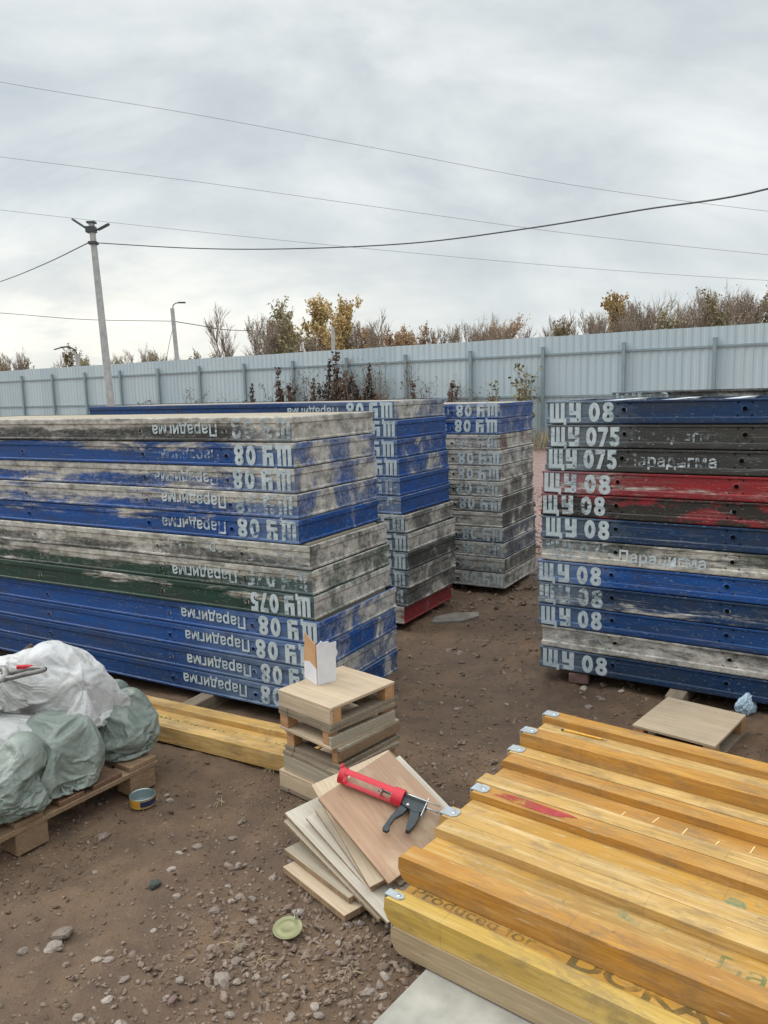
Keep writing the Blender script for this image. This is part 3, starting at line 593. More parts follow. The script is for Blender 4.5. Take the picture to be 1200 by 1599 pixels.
# ------------------------------------------------------------------ weeds along the fence
WM = {'dock': leafmat('dry_brown_seed', (.06, .04, .03), (.11, .065, .045), (.16, .09, .06)), 'thin': leafmat('dry_grey_weed', (.16, .14, .11), (.23, .20, .16), (.12, .09, .07)),
      'orange': leafmat('dry_orange_leaves', (.26, .15, .07), (.36, .22, .10), (.18, .12, .07)), 'olive': leafmat('olive_weed_leaves', (.12, .12, .06), (.2, .18, .09), (.3, .2, .1)),
      'straw': leafmat('dry_straw', (.36, .29, .17), (.46, .38, .24), (.28, .22, .14))}
def weed(kind, seed, h):
    rd = random.Random(seed); st = MB(); lf = MB()
    def q(p, s):
        a = Vector((rd.gauss(0, 1), rd.gauss(0, 1), rd.gauss(0, 1))).normalized(); b_ = a.orthogonal().normalized(); lf.add([p-a*s, p+b_*s*.6, p+a*s, p-b_*s*.6], [(0, 1, 2, 3)])
    ns = {'dock': 3, 'thin': 4, 'orange': 6, 'olive': 4}[kind]
    for k in range(ns):
        a = rd.uniform(0, 6.28); sp = rd.uniform(.03, .22)*(2.2 if kind == 'orange' else 1)
        p0 = Vector((rd.uniform(-.08, .08), rd.uniform(-.08, .08), -.03)); hh = h*rd.uniform(.65, 1); p1 = p0+Vector((math.cos(a)*sp*.4, math.sin(a)*sp*.4, hh*.5)); p2 = p0+Vector((math.cos(a)*sp*1.3, math.sin(a)*sp*1.3, hh))
        st.tube([p0, p1, p2], [.012, .009, .004], 5, False)
        if kind == 'dock':
            for j in range(190):
                t_ = rd.uniform(.35, 1); q(p1.lerp(p2, (t_-.5)*2) if t_ > .5 else p0.lerp(p1, t_*2), 0); c = (p1.lerp(p2, max(0, (t_-.5)*2)) if t_ > .5 else p0.lerp(p1, t_*2)) + Vector((rd.gauss(0, .035), rd.gauss(0, .035), rd.gauss(0, .03))); q(c, rd.uniform(.025, .06))
        else:
            for j in range({'thin': 7, 'orange': 9, 'olive': 8}[kind]):
                t_ = rd.uniform(.3, 1); c = p0.lerp(p1, t_*2) if t_ < .5 else p1.lerp(p2, t_*2-1); a2 = rd.uniform(0, 6.28); ln = rd.uniform(.12, .35); e = c+Vector((math.cos(a2)*ln, math.sin(a2)*ln, ln*.9)); st.tube([c, e], [.005, .002], 4, False)
                for i in range({'thin': 4, 'orange': 14, 'olive': 8}[kind]): q(c.lerp(e, rd.uniform(.3, 1.1))+Vector((rd.gauss(0, .05), rd.gauss(0, .05), rd.gauss(0, .05))), rd.uniform(.02, .05)*(1.3 if kind != 'thin' else .8))
    return st.mesh('stem', [WM['dock' if kind == 'dock' else 'thin']]), lf.mesh('foliage', [WM[kind]])
WP = {k: [weed(k, 20+i, 2.0) for i in range(3)] for k in ('dock', 'thin', 'orange', 'olive')}
WEEDS = [('dock', 6.9, 2.7), ('dock', 5.9, 2.4), ('thin', 6.5, 2.9), ('thin', 7.0, 2.8), ('thin', 5.5, 2.9), ('thin', 8.6, 2.7), ('orange', 6.6, 1.8), ('orange', 6.2, 1.6), ('dock', 8.95, 2.6), ('dock', 8.5, 2.5), ('dock', 7.15, 2.8), ('dock', 6.55, 3.0), ('dock', 6.35, 2.9), ('dock', 5.6, 2.6), ('dock', 5.3, 2.3), ('dock', 2.65, 2.4), ('dock', 10.3, 2.1), ('dock', 3.9, 2.0), ('dock', .15, 1.6), ('dock', 7.7, 2.2),
         ('thin', 14.9, 1.9), ('thin', 12.8, 2.2), ('thin', 12.1, 1.9), ('thin', 11.4, 2.0), ('thin', 9.6, 2.3), ('thin', 8.0, 3.0), ('thin', 7.4, 2.7), ('thin', 6.1, 3.1), ('thin', 5.2, 3.1), ('thin', 4.7, 2.9), ('thin', 4.1, 2.9), ('thin', 3.4, 2.4), ('thin', 2.2, 2.4), ('thin', 13.6, 2.0), ('thin', 1.7, 2.0),
         ('orange', 5.75, 1.9), ('orange', 6.0, 1.7), ('orange', 15.9, 1.5), ('orange', 15.2, 1.4), ('orange', 16.6, 1.4), ('orange', 5.4, 1.6), ('olive', 1.15, 1.9), ('olive', .38, 2.5), ('olive', .25, 1.3), ('olive', 17.2, 1.2)]
WL = {'dock': 'dark brown dried stalk thick with seeds, standing against the grey fence', 'thin': 'thin dry branching weed standing against the grey fence', 'orange': 'bushy weed with dry orange-brown leaves at the foot of the fence', 'olive': 'weed with olive-yellow leaves at the foot of the fence'}
rw = random.Random(4); wc = {}
for (kd, s, h) in WEEDS:
    i = wc.get(kd, 0); wc[kd] = i+1; p = fpt(s, rw.uniform(.3, .7))
    rt = empty('dry_weed' if kd != 'olive' else 'leafy_weed', p, rw.uniform(0, 6), WL[kd], 'weed', {'dock': 'dried seed stalks by the fence', 'thin': 'thin dry weeds by the fence', 'orange': 'orange-brown weeds by the fence', 'olive': 'olive weeds by the fence'}[kd]); k = h/2.0; rt.scale = (k*.9, k*.9, k)
    a, b_ = WP[kd][i % 3]; link('stem', a, None, rt); link('foliage', b_, None, rt)
mb = MB()
for i in range(9000):
    s = rw.uniform(-2, 32); dens = 1.0 if s > 12.5 else .45
    if rw.random() > dens: continue
    p = fpt(s, abs(rw.gauss(.35, .5))+.06); h = rw.uniform(.25, .7)*(1.5 if 14 < s < 19 else 1); a = rw.uniform(0, 6.28); d = Vector((math.cos(a), math.sin(a), 0)); e = d.cross(Vector((0, 0, 1)))*.006
    ln = d*rw.uniform(.05, .3); mb.add([p-e, p+e, p+ln*.5+e*.7+Vector((0, 0, h*.6)), p+ln+Vector((0, 0, h)), p+ln*.5-e*.7+Vector((0, 0, h*.6))], [(0, 1, 2, 3, 4)])
tag(mb.build('dry_grass', WM['straw']), 'dry straw-coloured grass along the foot of the fence', 'grass', kind='stuff')

# ------------------------------------------------------------------ formwork panels
PL, PW, PT = 3.0, .78, .1215
HOLES = (.42, 1.0, 2.0, 2.58)
def panel_frame_mesh():
    mb = MB()
    P = [(.006, .001), (.0015, .004), (.0, .008), (.0, .030), (.005, .036), (.005, .1065), (.0, .111), (.0, .1185), (.002, .1205), (.045, .1205), (.045, .020)]
    def corner(o_, z): return [(o_, o_, z), (PL-o_, o_, z), (PL-o_, PW-o_, z), (o_, PW-o_, z)]
    rings = [corner(*p) for p in P]
    for i in range(len(P)-1):
        for k in range(4):
            a, b_ = rings[i][k], rings[i][(k+1) % 4]; c, d = rings[i+1][(k+1) % 4], rings[i+1][k]
            if i == 4 and k in (0, 2):           # main web of the long sides: real bored tie holes
                y = .005 if k == 0 else PW-.005; sg = 1 if k == 0 else -1; z0, z1 = .036, .1065; xc = .005; hz = .072; hr = .0115; hw = .035
                for hx in HOLES:
                    mb.add([(xc, y, z0), (hx-hw, y, z0), (hx-hw, y, z1), (xc, y, z1)], [(0, 1, 2, 3)]); xc = hx+hw
                    n = 16; inn = []; out = []
                    for j in range(n):
                        q = 2*math.pi*(j+.5)/n; cx_, cz_ = math.cos(q), math.sin(q); inn.append((hx+hr*cx_, hz+hr*cz_))
                        m_ = max(abs(cx_)/hw, abs(cz_)/((z1-z0)/2)); out.append((hx+cx_/m_, hz+cz_/m_-.0007))
                    for j in range(n):
                        j2 = (j+1) % n
                        mb.add([(out[j][0], y, out[j][1]), (out[j2][0], y, out[j2][1]), (inn[j2][0], y, inn[j2][1]), (inn[j][0], y, inn[j][1])], [(0, 1, 2, 3)])
                    # raised rim round the bore and bore wall
                    for j in range(n):
                        j2 = (j+1) % n
                        def ring(rad, yy, jj): q = 2*math.pi*(jj+.5)/n; return (hx+rad*math.cos(q), yy, hz+rad*math.sin(q))
                        mb.add([ring(hr+.006, y, j), ring(hr+.006, y, j2), ring(hr+.003, y-sg*.003, j2), ring(hr+.003, y-sg*.003, j), ring(hr, y-sg*.003, j2), ring(hr, y-sg*.003, j), ring(hr, y+sg*.03, j2), ring(hr, y+sg*.03, j)], [(0, 1, 2, 3), (3, 2, 4, 5), (5, 4, 6, 7)])
                    # corners of each bored cell
                    for sx in (-1, 1):
                        for zc in (z0, z1): pass
                mb.add([(xc, y, z0), (PL-.005, y, z0), (PL-.005, y, z1), (xc, y, z1)], [(0, 1, 2, 3)])
            else: mb.add([a, b_, c, d], [(0, 1, 2, 3)])
    me = bpy.data.meshes.new('frame'); me.from_pydata(mb.v, [], mb.f)
    bm = bmesh.new(); bm.from_mesh(me); bmesh.ops.remove_doubles(bm, verts=bm.verts[:], dist=1e-5); bmesh.ops.recalc_face_normals(bm, faces=bm.faces[:]); bm.to_mesh(me); bm.free()
    me.materials.append(M_STEEL); return me
ME_FRAME = panel_frame_mesh()
mb = MB(); mb.box((.0455, .0455, .0025), (PL-.0455, PW-.0455, .0195)); ME_SKIN = mb.mesh('plywood_face', [M_PLYGREY])
M_RIB = plain('rib_paint_worn', (.50, .54, .58), .6, 0, .5, 5)
mb = MB(); mb.box((-.022, .046, .0198), (.022, PW-.046, .1185), None, .003); mb.box((-.035, .046, .1187), (.035, PW-.046, .1205)); ME_RIB = mb.mesh('cross_rib', [M_RIB])
mb = MB(); mb.lathe([(0.0001, .0), (.0125, .0)], 16, Matrix.Rotation(R(90), 4, 'X'))
ME_BORESHADE = mb.mesh('tie_hole_shade', [M_HOLESHADE_LEAD])  # black disc at the back of a bore, its inner shade as colour
# stencil glyphs: flat shapes with the bridges a stencil leaves
def ringarc(cx_, cy, rx, ry, tx, ty, a0, a1, n=10):
    q = []
    for i in range(n):
        b0 = R(a0+(a1-a0)*i/n); b1 = R(a0+(a1-a0)*(i+1)/n)
        q.append([(cx_+rx*math.cos(b0), cy+ry*math.sin(b0)), (cx_+rx*math.cos(b1), cy+ry*math.sin(b1)), (cx_+(rx-tx)*math.cos(b1), cy+(ry-ty)*math.sin(b1)), (cx_+(rx-tx)*math.cos(b0), cy+(ry-ty)*math.sin(b0))])
    return q
def rect(x0, y0, x1, y1): return [[(x0, y0), (x1, y0), (x1, y1), (x0, y1)]]
GL = {'Щ': (1.04, rect(0, 0, .20, 1) + rect(.37, 0, .56, 1) + rect(.73, 0, .93, 1) + rect(.22, 0, .35, .14) + rect(.59, 0, .71, .14) + rect(.92, -.13, 1.04, .15)),
      'У': (.72, rect(0, .52, .25, 1) + rect(.02, .40, .44, .56) + rect(.47, .15, .72, 1) + rect(.06, 0, .60, .17) + rect(.50, .05, .72, .15)),
      '0': (.64, ringarc(.36, .5, .36, .5, .19, .17, 96, 264) + ringarc(.30, .5, .36, .5, .19, .17, -84, 84)),
      '8': (.66, ringarc(.36, .26, .36, .27, .19, .12, 97, 263) + ringarc(.31, .26, .36, .27, .19, .12, -83, 83) + ringarc(.36, .75, .33, .25, .18, .11, 97, 263) + ringarc(.31, .75, .33, .25, .18, .11, -83, 83)),
      '7': (.60, rect(0, .82, .60, 1) + [[(.36, .80), (.60, .80), (.34, 0), (.09, 0)]]),
      '5': (.62, rect(.06, .82, .58, 1) + rect(.06, .52, .27, .78) + ringarc(.28, .31, .33, .31, .18, .14, -82, 100) + ringarc(.30, .31, .30, .31, .18, .14, 196, 262))}
def stencil_mesh(txt, x0=.022, z0=.014, hgt=.094, kx=.092, gap=.012, digits=False):
    mb = MB(); x = x0
    for ch in txt:
        if ch == ' ': x += .028; continue
        if ch.isdigit() != digits: x += GL[ch][0]*kx+gap; continue
        wd, quads = GL[ch]
        for q in quads:
            mb.add([(x+px*kx, 0, z0+pz*hgt) for px, pz in q], [(0, 1, 2, 3)])
        x += wd*kx+gap
    nq = len(mb.f)
    for j in range(nq):          # paint that crept under the stencil plate
        q = [Vector(mb.v[i]) for i in mb.f[j]]; c_ = sum(q, Vector())/4
        mb.mi = 1; mb.add([(p.x+math.copysign(.0028, p.x-c_.x), .0003+j*.000006, p.z+math.copysign(.0035, p.z-c_.z)) for p in q], [(0, 1, 2, 3)])
    me = bpy.data.meshes.new('stencil_digits' if digits else 'stencil_letters'); me.from_pydata(mb.v, [], mb.f); me.materials.append(M_STENCIL); me.materials.append(M_HALO)
    me.polygons.foreach_set('material_index', [0]*nq+[1]*nq); return me
ME_08, ME_075 = [(stencil_mesh(t_, kx=k_, gap=g_), stencil_mesh(t_, kx=k_, gap=g_, digits=True)) for t_, k_, g_ in (('ЩУ 08', .086, .021), ('ЩУ 075', .080, .014))]
def text_mesh(txt, size, name, mat, bold=.012, stretch=1.0, spacing=1.0):
    c = bpy.data.curves.new('lettering', 'FONT'); c.body = txt; c.size = size; c.offset = bold*size; c.space_character = spacing; c.resolution_u = 3; c.fill_mode = 'FRONT'
    o = bpy.data.objects.new('lettering', c); COL.objects.link(o); bpy.context.view_layer.update()
    me = bpy.data.meshes.new_from_object(o.evaluated_get(bpy.context.evaluated_depsgraph_get())); bpy.data.objects.remove(o); bpy.data.curves.remove(c)
    me.name = name; me.materials.clear(); me.materials.append(mat)
    for v in me.vertices: v.co.x *= stretch
    return me
ME_NAME = text_mesh('Парадигма', .082, 'name_lettering', M_STENCIL, .022, .97, 1.06)
for v in ME_NAME.vertices: x, y, z = v.co; v.co = (x+.455, 0, y+.036)
BLUE, DBLUE, NAVY, GRN, DGREY, RED, DRED = (.003, .074, .310), (.003, .056, .215), (.005, .034, .105), (.012, .050, .032), (.045, .045, .042), (.30, .018, .024), (.13, .022, .022)
seed_n = [0]; rj = random.Random(31)
def panel(O, ang, z, flip, col, smear, end_smear, txt, wear, nm_wear, label, group, lip=.6, chips=.2, over=.5, kz=1.0):
    seed_n[0] += 1
    rt = empty('steel_formwork', (O[0], O[1], z), 0, label, 'formwork panel', group)
    if flip: rt.rotation_euler = (0, math.pi, R(ang)+math.pi); rt.location.z = z+PT*kz        # turned over: lettering upside down
    else: rt.rotation_euler = (0, 0, R(ang))
    rt.scale = (1, 1, kz)
    def part(name, me, **pr):
        o = link(name, me, None, rt); o['seed'] = float(seed_n[0])*1.37
        for k, v in pr.items(): o[k] = float(v)
        return o
    fr_ = part('frame', ME_FRAME, smear=smear, end_smear=end_smear, lip=lip, chips=chips, overspray=over if txt else 0, overspray_length=.95 if 'clean' in label or 'clear-' in label else .45, peel=1.0 if 'peeling' in label else 0.0); fr_.color = (*col, 1)
    part('plywood_face', ME_SKIN); 
    for hx in HOLES: part('tie_hole_shade', ME_BORESHADE).location = (hx, .026, .072)
    if txt:
        jx, jz, jr = rj.uniform(-.010, .014), rj.uniform(-.005, .004), rj.uniform(-.012, .012)
        for nm_, me_ in zip(('stencil_letters', 'stencil_digits'), ME_08 if txt == '08' else ME_075): q_ = part(nm_, me_, wear=wear); q_.location = (jx, -.0008, jz); q_.rotation_euler = (0, jr, 0); q_.scale.x = 1+jr*3
    if nm_wear is not None: q_ = part('name_lettering', ME_NAME, wear=nm_wear*.72+.06); q_.location = (rj.uniform(-.035, .02), -.0006, rj.uniform(-.007, .006)); q_.rotation_euler = (0, rj.uniform(-.012, .012), 0)
    return rt
ORD = ['topmost', 'second from the top', 'third from the top', 'fourth from the top', 'fifth from the top', 'sixth from the top', 'seventh from the top', 'fifth from the bottom', 'fourth from the bottom', 'third from the bottom', 'second from the bottom', 'lowest']
def off(O, ang, d): return (O[0]+math.cos(R(ang))*d, O[1]+math.sin(R(ang))*d)
def stack(O, ang, z0, pitch, flip, rows, where, group):
    # rows: top to bottom; (colour word, colour, smear, end smear, lettering, wear, name wear, slide along, twist)
    for i, (wd, col, sm, es, tx, we, nw, sl, tw, lip, ov) in enumerate(rows):
        z = z0 + pitch*(11-i)
        if col in (BLUE, DBLUE): es *= .93; sm *= .97
        if col in (DGREY, GRN): sm *= .84; es *= .86
        if where == 'middle stack': es *= .88; sm *= .94
        panel(off(O, ang, sl), ang+tw, z, flip, col, sm, es, tx, we, nw, '%s formwork panel, %s in the %s' % (wd, ORD[i], where), group, lip=lip, over=ov, kz=(pitch-.0025)/PT)
LO = (-.327, 3.726)
stack(LO, 150.4, .06, .124, True, [
    ('dirty grey lettered', DGREY, .62, .92, '08', .50, .35, .115, .3, 1.0, .35),
    ('worn blue lettered', BLUE, .36, .66, '08', .18, .75, .110, .0, .9, .35),
    ('cement-smeared blue lettered', BLUE, .58, .74, '08', .30, .55, .112, -.2, 1.0, .4),
    ('blue lettered smeared', BLUE, .54, .66, '08', .50, .30, .100, .2, 1.2, .3),
    ('bright blue lettered', BLUE, .34, .46, '08', .42, .50, .100, .0, 1.0, .4),
    ('grey-brown crusted', DGREY, .72, .80, '08', .72, .78, .040, .5, .8, .2),
    ('dark green smeared', GRN, .56, .74, '075', .62, .40, .032, .3, 1.3, .2),
    ('dark green plainly lettered', GRN, .30, .82, '075', .20, None, .026, .6, 1.3, .2),
    ('clean blue lettered', BLUE, .14, .64, '08', .15, .10, .0, .0, .3, .30),
    ('clean blue stencilled', BLUE, .10, .58, '08', .12, .12, .0, .0, .2, .42),
    ('clean deep blue lettered', DBLUE, .08, .66, '08', .22, .20, .004, .0, .2, .42),
    ('clean deep blue', DBLUE, .06, .54, '08', .30, .12, .0, .0, .2, .5)], 'front left stack', 'panels of the front left stack')
RO = (.118, 5.36)
stack(RO, 149.8, .04, .1292, True, [
    ('clear-lettered blue', DBLUE, .16, .78, '08', .05, .12, .035, .2, .3, .4),
    ('blue', BLUE, .24, .46, '08', .1, .4, .022, .0, .4, .45), ('scuffed blue', BLUE, .24, .52, '08', .1, .4, .020, .3, .4, .45), ('speckled blue', BLUE, .2, .56, '08', .1, .4, .008, .0, .4, .45),
    ('bright blue', BLUE, .3, .40, '08', .5, .6, .004, .0, .5, .5), ('blue cement-edged', BLUE, .4, .44, '08', .6, .6, .0, .0, .6, .5),
    ('grey crusted', DGREY, .62, .76, '08', .3, .6, -.030, .2, .6, .5), ('pale grey crusted', DGREY, .5, .84, '08', .25, .6, -.045, .0, .6, .5), ('dark grey', DGREY, .45, .52, '08', .25, .5, -.045, .0, .5, .5),
    ('grey streaked', DGREY, .45, .74, '08', .35, .5, -.043, .0, .5, .5), ('brown-grey', DGREY, .5, .68, '08', .5, .6, -.033, .0, .6, .3), ('red-ended', RED, .6, .40, None, 0, None, -.006, .0, .6, .0)],
    'rear left stack', 'panels of the rear left stack')
MO = (.950, 6.286)
stack(MO, 150.2, .04, .1252, True, [
    ('blue and cement', BLUE, .52, .64, '08', .22, .6, .02, .0, .8, .3), ('blue clearly lettered', BLUE, .44, .66, '08', .10, .5, .02, .0, .7, .3), ('grey red-spotted', DRED, .80, .80, '08', .5, None, .02, .3, 1, .2),
    ('grey half-lettered', NAVY, .72, .80, '08', .3, None, .012, .0, 1, .3), ('grey stencilled', DGREY, .80, .90, '08', .3, .7, .012, .0, 1, .3), ('grey', DGREY, .76, .78, '08', .45, None, .012, .0, 1, .3),
    ('pale grey', DGREY, .80, .70, '08', .35, None, .004, .0, 1, .3), ('plain cement-grey', DGREY, .92, .70, '08', .9, None, .0, .0, 1, .1), ('blue-grey lettered', NAVY, .58, .64, '08', .35, .6, -.01, .0, 1, .2),
    ('cement-and-blue', NAVY, .70, .70, '08', .45, None, -.015, .0, 1, .2), ('crusted grey', DGREY, .74, .80, '08', .5, .7, -.018, .0, 1, .2), ('cement-grey lettered', DGREY, .88, .88, '08', .25, None, -.02, .0, 1, .2)],
    'middle stack', 'panels of the middle stack')
GO = (.890, 4.381)
stack(GO, -32.5, .06, .1264, False, [
    ('deep blue open-ribbed', NAVY, .10, .5, '08', .15, None, .015, .0, .3, .55), ('dark grey-green lettered', DGREY, .22, .5, '075', .22, .92, .020, .0, .4, .35), ('dark grey stencilled', DGREY, .30, .5, '075', .25, .62, .010, .0, .5, .45),
    ('red', RED, .40, .5, '08', .28, None, -.010, .0, 1.0, .4), ('black and red peeling', RED, .30, .5, '08', .35, None, -.015, .0, .3, .15), ('navy lettered', NAVY, .16, .5, '08', .10, None, -.015, .0, .4, .35),
    ('grey-green faded', (.075, .085, .07), .52, .5, '075', .58, .35, -.014, .0, 1.4, .35), ('bright blue lettered', BLUE, .08, .5, '08', .25, None, -.035, .0, .2, .5), ('navy grey-smeared', NAVY, .40, .5, '08', .45, None, -.030, .0, .7, .55),
    ('blue lettered', DBLUE, .22, .5, '08', .15, None, -.028, .0, .4, .35), ('white-smeared bare grey', DGREY, .82, .5, '08', .78, None, -.008, .0, .6, .2), ('navy stencilled', NAVY, .08, .5, '08', .12, None, -.02, .0, .2, .45)],
    'right stack', 'panels of the right stack')
for o in list(COL.objects):         # open grid of the topmost right panel
    if o.name.startswith('steel_formwork') and 'open-ribbed' in o.get('label', ''):
        for k in range(9):
            link('cross_rib', ME_RIB, None, o).location = (.33+.30*k, 0, 0)
# a further stack behind the right one: only its top shows
HO = (1.62, 5.62)
for i in range(12):
    panel(off(HO, -32.5, 0.0), -32.5+(.6 if i == 11 else 0), .06+.1290*i, False, DGREY, .5, .5, '08' if i == 11 else None, .5, None, 'grey-green panel, %s in the far stack behind the right stack' % ORD[11-i], 'panels of the hidden far stack', kz=1.04)
# timbers under the stacks
def block(name, c, ang, size, mat, label, cat='timber', group=None):
    mb = MB(); sx, sy, sz = size; mb.box((-sx/2, -sy/2, 0), (sx/2, sy/2, sz), None, .004); o = mb.build(name, mat); o.location = c; o.rotation_euler = (0, 0, R(ang)); return tag(o, label, cat, group)
for (O_, a, tag_, zh) in ((LO, 150.4, 'front left stack', .060), (RO, 149.8, 'rear left stack', .040), (MO, 150.2, 'middle stack', .040), (GO, -32.5, 'right stack', .060), (HO, -32.5, 'hidden far stack', .06)):
    for d, wd in ((.75, 'nearer its lettered end'), (2.3, 'nearer its far end')):
        p = off(O_, a, d); q = off(p, a-90 if a > 0 else a+90, .37)
        if tag_ == 'front left stack' and d < 1: q = off(q, a+90, .10)
        block('bearer_timber', (q[0], q[1], -.02), a+90, (.95, .09, zh+.019), M_OLDWOOD, 'old grey timber under the %s, %s' % (tag_, wd), 'timber', 'timbers under the stacks')
mb = MB(); mb.box((-.055, -.04, 0), (.055, .04, .062), None, .006); o = mb.build('broken_brick', plain('brick', (.16, .09, .075), .9, 0, .25, 25, .3)); o.location = (1.085, 4.315, -.01); o.rotation_euler = (0, 0, R(-20)); tag(o, 'dull brown broken brick wedged under the front of the right stack', 'brick')
mb = MB(); mb.prism([(-.20, -.07), (.02, -.10), (.17, -.03), (.20, .06), (.02, .09), (-.14, .04)], 0, .022); o = mb.build('concrete_chunk', plain('dirty_concrete', (.20, .175, .15), .9, 0, .3, 12, .3)); o.location = (.50, 5.62, -.01); o.rotation_euler = (.05, 0, .2); tag(o, 'flat grey concrete chunk lying on the dirt near the rear left stack', 'concrete')

# ------------------------------------------------------------------ yellow formwork beams
BW, FT, FHH, WT, BL = .266, .072, .080, .024, 2.9
BN = Vector((math.sin(R(38)), math.cos(R(38)), 0)); BT = Vector((BN.y, -BN.x, 0))
def beam(offn, along, ztop, mats, caps, label, group, length=BL, name='formwork_beam', loc=None, rz=R(-38), FT=FT, WT=.024):
    p = BN*offn + BT*along if loc is None else Vector(loc)
    rt = empty(name, (p.x, p.y, ztop-FHH), rz, label, 'timber beam', group)
    fa, fb, wm = mats
    prof = [(.032, 0), (length-.032, 0), (length, .022), (length, .074), (length-.008, .080), (.010, .080), (.002, .074), (.0, .038), (.012, .014)]
    for (y0, y1, m_) in ((0, FT, fa), (BW-FT, BW, fb)):
        bm = bmesh.new(); n = len(prof)
        A = [bm.verts.new((x, y0, z)) for x, z in prof]; B = [bm.verts.new((x, y1, z)) for x, z in prof]
        bm.faces.new(A); bm.faces.new(list(reversed(B)))
        for i in range(n): bm.faces.new((A[i], B[i], B[(i+1) % n], A[(i+1) % n]))
        bmesh.ops.recalc_face_normals(bm, faces=bm.faces[:])
        bmesh.ops.bevel(bm, geom=[e for e in bm.edges if abs(e.verts[0].co.x-e.verts[1].co.x) > .5 or abs(e.verts[0].co.y-e.verts[1].co.y) > .03], offset=.0025, segments=2, affect='EDGES', profile=.6)
        me = bpy.data.meshes.new('flange'); bm.to_mesh(me); bm.free(); me.materials.append(m_); link('flange', me, None, rt)
    mb = MB(); mb.box((.012, FT, (FHH-WT)/2), (length-.012, BW-FT, (FHH+WT)/2), None, .002); mb.build('web', wm, rt)
    for side in caps:
        y0, y1 = (.004, FT-.006) if side == 'a' else (BW-FT+.006, BW-.004)
        mb = MB(); y0 += .006; y1 -= .008; pts = [(-.004, y0), (.046, y0), (.056, y0+.012), (.056, y1-.012), (.046, y1), (-.004, y1)]
        mb.prism(pts, .0803, .0838); mb.box((-.005, y0, .046), (-.001, y1, .0802)); c = mb.build('end_cap', M_TAB, rt)
        mb = MB(); mb.lathe([(.0001, .0035), (.004, .003), (.006, 0)], 12, Matrix.Translation((.038, (y0+y1)/2, .0838))); mb.build('rivet', M_RIVET, c, True)
    return rt
GB = 'yellow beams of the near right pile'
Z1, Z2 = .115, .195; Z3 = Z2-.022+FHH; Z4 = Z3-.028+FHH
beam(1.648, -1.305, Z1, (M_YELGREY, M_YELGREY, M_YELGREY), 'a', 'greyed weathered beam, lowest at the front of the yellow beam pile', GB)
YB = beam(1.652, -1.330, Z2, (M_YELBR, M_YELBR, M_YEL), 'a', 'lemon-yellow beam with printed dark lettering below the front orange-sided beam', GB, FT=.052, WT=.036)
b1 = beam(1.767, -1.362, Z3+.001, (M_YELORG, M_YELEDGE, M_YEL), '', 'orange-sided beam nested over the lemon-yellow one at the front of the pile', GB)
b2 = beam(2.035, -1.392, Z3+.001, (M_YELEDGE, M_YELORG, M_YEL), 'ab', 'yellow beam with a red-sprayed back flange, second from the front of the top layer', GB)
b3 = beam(2.306, -1.420, Z3+.001, (M_YELEDGE, M_YELORG, M_YELORG), '', 'yellow beam without end caps, in the middle of the top layer', GB)
b4 = beam(2.578, -1.437, Z3+.001, (M_YELEDGE, M_YELEDGE, M_YEL), 'a', 'yellow beam half covered by the raised back beam', GB)
b5 = beam(2.653, -1.422, Z4+.002, (M_YELORG, M_YELORG, M_YELEDGE), 'ab', 'raised yellow beam at the back of the pile with the pencil lying in it', GB)
for k, o_ in enumerate((1.924, 2.196, 2.468, 2.66)):
    if k < 3: beam(o_, -1.335-.02*k, Z2, (M_YEL, M_YEL, M_YEL), '', 'yellow beam under the top layer of the near right pile', GB)
for k, o_ in enumerate((1.924, 2.196, 2.468)):
    beam(o_, -1.325-.02*k, Z1, (M_YELGREY, M_YELGREY, M_YELGREY), '', 'weathered beam in the bottom layer inside the near right pile', GB)
def sprayblob(name, mat, parent, cx_, cy, z, rx, ry, seed, n=40, ht=.0012):
    pts = []
    for i in range(n):
        a = 2*math.pi*i/n; k = 1+.35*noise.noise((math.cos(a)*1.5+seed, math.sin(a)*1.5, seed)); pts.append((cx_+rx*k*math.cos(a), cy+ry*k*math.sin(a)))
    mb = MB(); mb.prism(pts, z+.0004, z+ht); return mb.build(name, mat, parent)
def faded(name, col, th=.5, k=6, sc_=14):
    m, t, b = newmat(name); v = objvec(t); n = noi(t, v, sc_, 6, .7); n2 = noi(t, v, 3.5, 3, .5)
    al = mth(t, 'MULTIPLY', mth(t, 'SUBTRACT', mth(t, 'ADD', mth(t, 'MULTIPLY', n, .6), mth(t, 'MULTIPLY', n2, .4)), th), k, clamp=True)
    b.inputs['Base Color'].default_value = (*col, 1); b.inputs['Roughness'].default_value = .7; L(t, al, b.inputs['Alpha']); return m
M_SPRAYRED = faded('red_spray_paint', (.46, .06, .06), .42, 4); M_TEAL = faded('teal_spray_paint', (.12, .34, .24), .50, 3); M_INK = faded('dark_stamp_ink', (.15, .11, .04), .38, 4.5); M_GREENINK = faded('green_ink', (.10, .20, .08), .40, 4)
sprayblob('spray_mark', M_SPRAYRED, b2, .22, BW-FT/2, FHH, .17, .022, 3)
sprayblob('spray_mark', M_TEAL, b1, .68, .172, (FHH+WT)/2, .08, .020, 5); sprayblob('spray_mark', M_TEAL, b2, 1.05, .15, (FHH+WT)/2, .12, .03, 8); sprayblob('spray_mark', M_TEAL, b2, .90, .12, (FHH+WT)/2, .03, .025, 12)
WZ = (FHH+WT)/2+.0006
def lettering(txt, size, mat, parent, x, y, z, stretch=1, name='printed_lettering', bold=.01):
    o = link(name, text_mesh(txt, size, name, mat, bold, stretch), None, parent); o.location = (x, y, z); return o
WZY = (FHH+.036)/2+.0006
lettering('Produced for', .060, M_INK, YB, .035, .083, WZY, 1.25); lettering('DOKA', .078, M_INK, YB, .53, .081, WZY, 1.6, bold=.035); lettering('www.doka.com', .05, M_INK, YB, .95, .084, WZY, 1.3)
